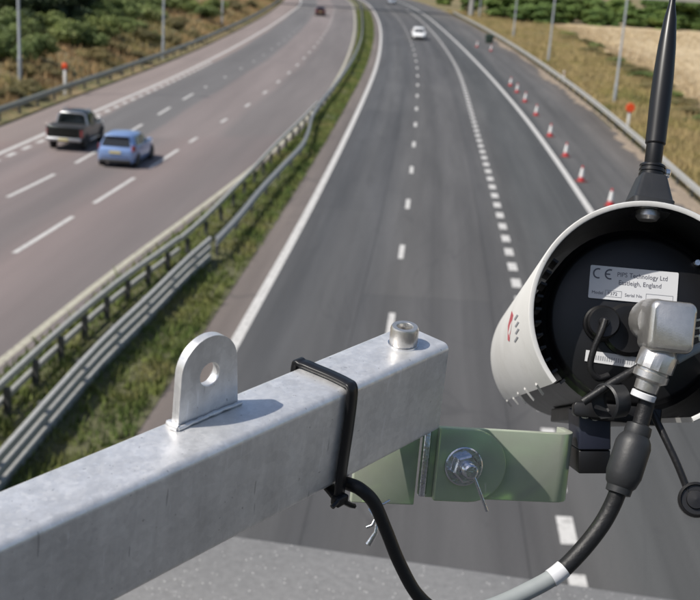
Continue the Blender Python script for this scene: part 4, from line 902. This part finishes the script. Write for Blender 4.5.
for x_, y_ in ((-12, 40), (-2, 38)): MB().lathe([(.0032, -.006), (.0032, .001), (0, .0014)], Fr(nfb(x_*pn, (y_-6)*pn, 0), nfb.x, nfb.y, nfb.z), 12).build('screw', M['steel'], t, smooth=40)
# louvre lips and the printed emblem on the white outside
def shell(a_deg, z, lift=.0003): a = math.radians(a_deg); return HF((HR+lift)*math.cos(a), (HR+lift)*math.sin(a), z)
def shell_patch(poly, mat, name, th=.00025):                                   # polygon of (angle, z) wrapped on the shield
    m = MB(); m.loft([[shell(a, z, .00005) for a, z in poly], [shell(a, z, th) for a, z in poly]]); return m.build(name, mat, shroud, smooth=60)
def onshell(px, py):
    d = (FWD*FPX+RIGHT*(px-350)+UP*(300-py)).normalized(); o_ = EYE-RC
    dx, dy, ox, oy = d.dot(HF.x), d.dot(HF.y), o_.dot(HF.x), o_.dot(HF.y)
    A, B, Cc = dx*dx+dy*dy, 2*(dx*ox+dy*oy), ox*ox+oy*oy-HR*HR; D = B*B-4*A*Cc
    t_ = (-B-math.sqrt(max(0, D)))/(2*A); p = o_+d*t_
    a = math.degrees(math.atan2(p.dot(HF.y), p.dot(HF.x))); return (a+360 if a < -90 else a), p.dot(HF.z)
emb = [onshell(*q) for q in ((512.0, 311), (513.4, 315), (511.4, 328), (509.6, 341.5), (508.0, 340), (508.2, 326))]
shell_patch(emb, M['red'], 'red_emblem')
for x, y in ((516, 317), (516.8, 324), (517, 331), (516, 339)):
    shell_patch([onshell(x-1.8, y+2.4), onshell(x+1.2, y-2.6), onshell(x+2.4, y-1.6), onshell(x-.6, y+3.2)], M['greyink'], 'emblem_letter')
for x0, y0, x1, y1 in ((537, 384, 543.5, 394), (525.5, 388.5, 534, 399.5), (518.5, 393, 526, 403), (514, 398, 518.5, 403.5), (507.5, 400.5, 511.5, 406)):
    (a0, z0), (a1, z1) = onshell(x0, y0), onshell(x1, y1); m = MB(); rings = []
    for i in range(5):
        tt_ = i/4; a = a0+(a1-a0)*tt_; z = z0+(z1-z0)*tt_; dz = .0026
        rings.append([shell(a, z-dz, -.0002), shell(a+.6, z-dz*.2, .0011), shell(a-.3, z+dz*.9, .0009), shell(a-1.2, z+dz, -.0002)])
    m.loft(rings); m.build('louvre', M['white'], shroud, smooth=30)
# tether with its round dust cap, hanging on the right
tp = [at(652, 412, .598), at(664, 436, .592), at(678, 466, .588), at(689, 494, .586)]
tc_ = MB().tube(catmull(tp, 6), .0019, 8).build('dust_cap_tether', M['rubber'], t, smooth=60)
cf2 = axis_frame(at(696, 500, .584), (-FWD+RIGHT*-.25+UP*.25), UP)
MB().lathe([(0, -.005), (.0085, -.005), (.0092, -.004), (.0092, .002), (.0078, .003), (.0074, .0015), (.0050, .0015), (.0046, .0032), (0, .0036)], cf2, 30).build('dust_cap', M['black'], t, smooth=35)
# antenna on top of the shield
ab = HF(.0, HR, .030); un = Vector((0, 0, 1)); ta = at(672.5, 0, .640); ba = at(651, 180, .628); ua = (ta-ba).normalized()
ant = Fr(ba, *[v for v in (axis_frame(ba, ua, FWD).x, axis_frame(ba, ua, FWD).y)], ua); pa_ = .63/FPX
hb = (ab-ba).dot(ua)
m = MB(); m.loft([[ant(a*s, b*s, z) for a, b in rrect(-.0116, .0116, -.0135, .0135, .003, 4)] for s, z in ((.98, hb-.004), (1.0, hb+.0030), (.92, hb+.0040), (.60, .0015), (.56, .0020))]); base = m.build('antenna_base', M['boot'], t, smooth=35)
co = MB().lathe([(.0064, .0012), (.0072, .0018), (.0072, .0032), (.0066, .0035), (.0066, .0042), (.0072, .0045), (.0072, .0058), (.0066, .0061), (.0066, .0068), (.0072, .0071), (.0072, .0082), (.0064, .0088), (.003, .0088)], ant, 26).build('antenna_collar', M['black'], t, smooth=35)
MB().lathe([(.0026, .0), (.0026, .0022), (.0012, .0030), (0, .003)], Fr(ant(.0074, -.0, .005), ant.z, -ant.y, ant.x), 14).build('collar_screw', M['steel'], co, smooth=35)
MB().lathe([(.0046, .0080), (.0048, .0085), (.0048, .0205), (.0040, .0212), (.003, .0212)], ant, 24).build('antenna_stem', M['soot'], t, smooth=35)
MB().lathe([(.0052, .0205), (.0057, .0212), (.0057, .030), (.0060, .046), (.0058, .060), (.0050, .078), (.0036, .094), (.0022, .1015), (.0018, .104), (.0016, .125), (.0022, .127), (.0022, .132), (0, .1335)], ant, 28).build('antenna_whip', M['black'], t, smooth=35)
# bolt head that holds the antenna, inside the shield under its top
MB().lathe([(0, -.005), (.0050, -.005), (.0066, -.003), (.0066, 0)], Fr(HF(0, HR-.0035, .012), HF.x, -HF.z, HF.y), 20).build('antenna_nut', M['nickel'], t, smooth=35)

# ------------------------------------------------------------------ cable from the connector back to the arm
t = thing('camera_cable', 'black cable looping from the camera connector down and back to the arm', 'cable')
P_up = catmull([at(648, 398, .588), at(644, 412, .588), at(639, 430, .587)], 5)
MB().tube(P_up, .0044, 14).build('neck', M['rubber'], t, smooth=60)
bfr = axis_frame(at(640, 424, .587), at(617.5, 494, .583)-at(640, 424, .587), FWD); bl_ = (at(617.5, 494, .583)-at(640, 424, .587)).length
MB().lathe([(.0046, 0), (.0066, .0008), (.0070, .0045), (.0068, .0060), (.0085, .0085), (.0094, .0115), (.0094, bl_*.72), (.0080, bl_*.86), (.0068, bl_*.90), (.0066, bl_*.985), (.005, bl_)], bfr, 30).build('strain_relief_boot', M['boot'], t, smooth=32)
full = catmull([at(621, 484, .583), at(612, 506, .583), at(600, 527, .582), at(580, 552, .580), at(556, 575, .577), at(528, 591, .573), at(495, 606, .567), at(462, 615, .560), at(436, 611, .553), at(416, 593, .547), at(399, 562, .541), at(386, 530, .535), at(374, 503, .530), at(360, 489, .527), at(346, 483, .533), at(336, 478, .548), at(322, 474, .560)], 10)
n0 = 0; iw0, iw1, ig1 = int(10*3.78), int(10*4.2), int(10*6.6)
RC_ = .0045
MB().tube(full[:iw0+1], RC_, 18).build('black_cable', M['rubber'], t, smooth=60)
MB().tube(full[iw0:iw1+1], RC_*1.06, 18).build('white_band', M['labelw'], t, smooth=60)
MB().tube(full[iw1:ig1+1], RC_*.98, 18).build('grey_sleeve', M['sleeve'], t, smooth=60)
MB().tube(full[ig1:], [.0045-.0013*min(1, i/25) for i in range(len(full)-ig1)], 18).build('black_cable', M['rubber'], t, smooth=60)
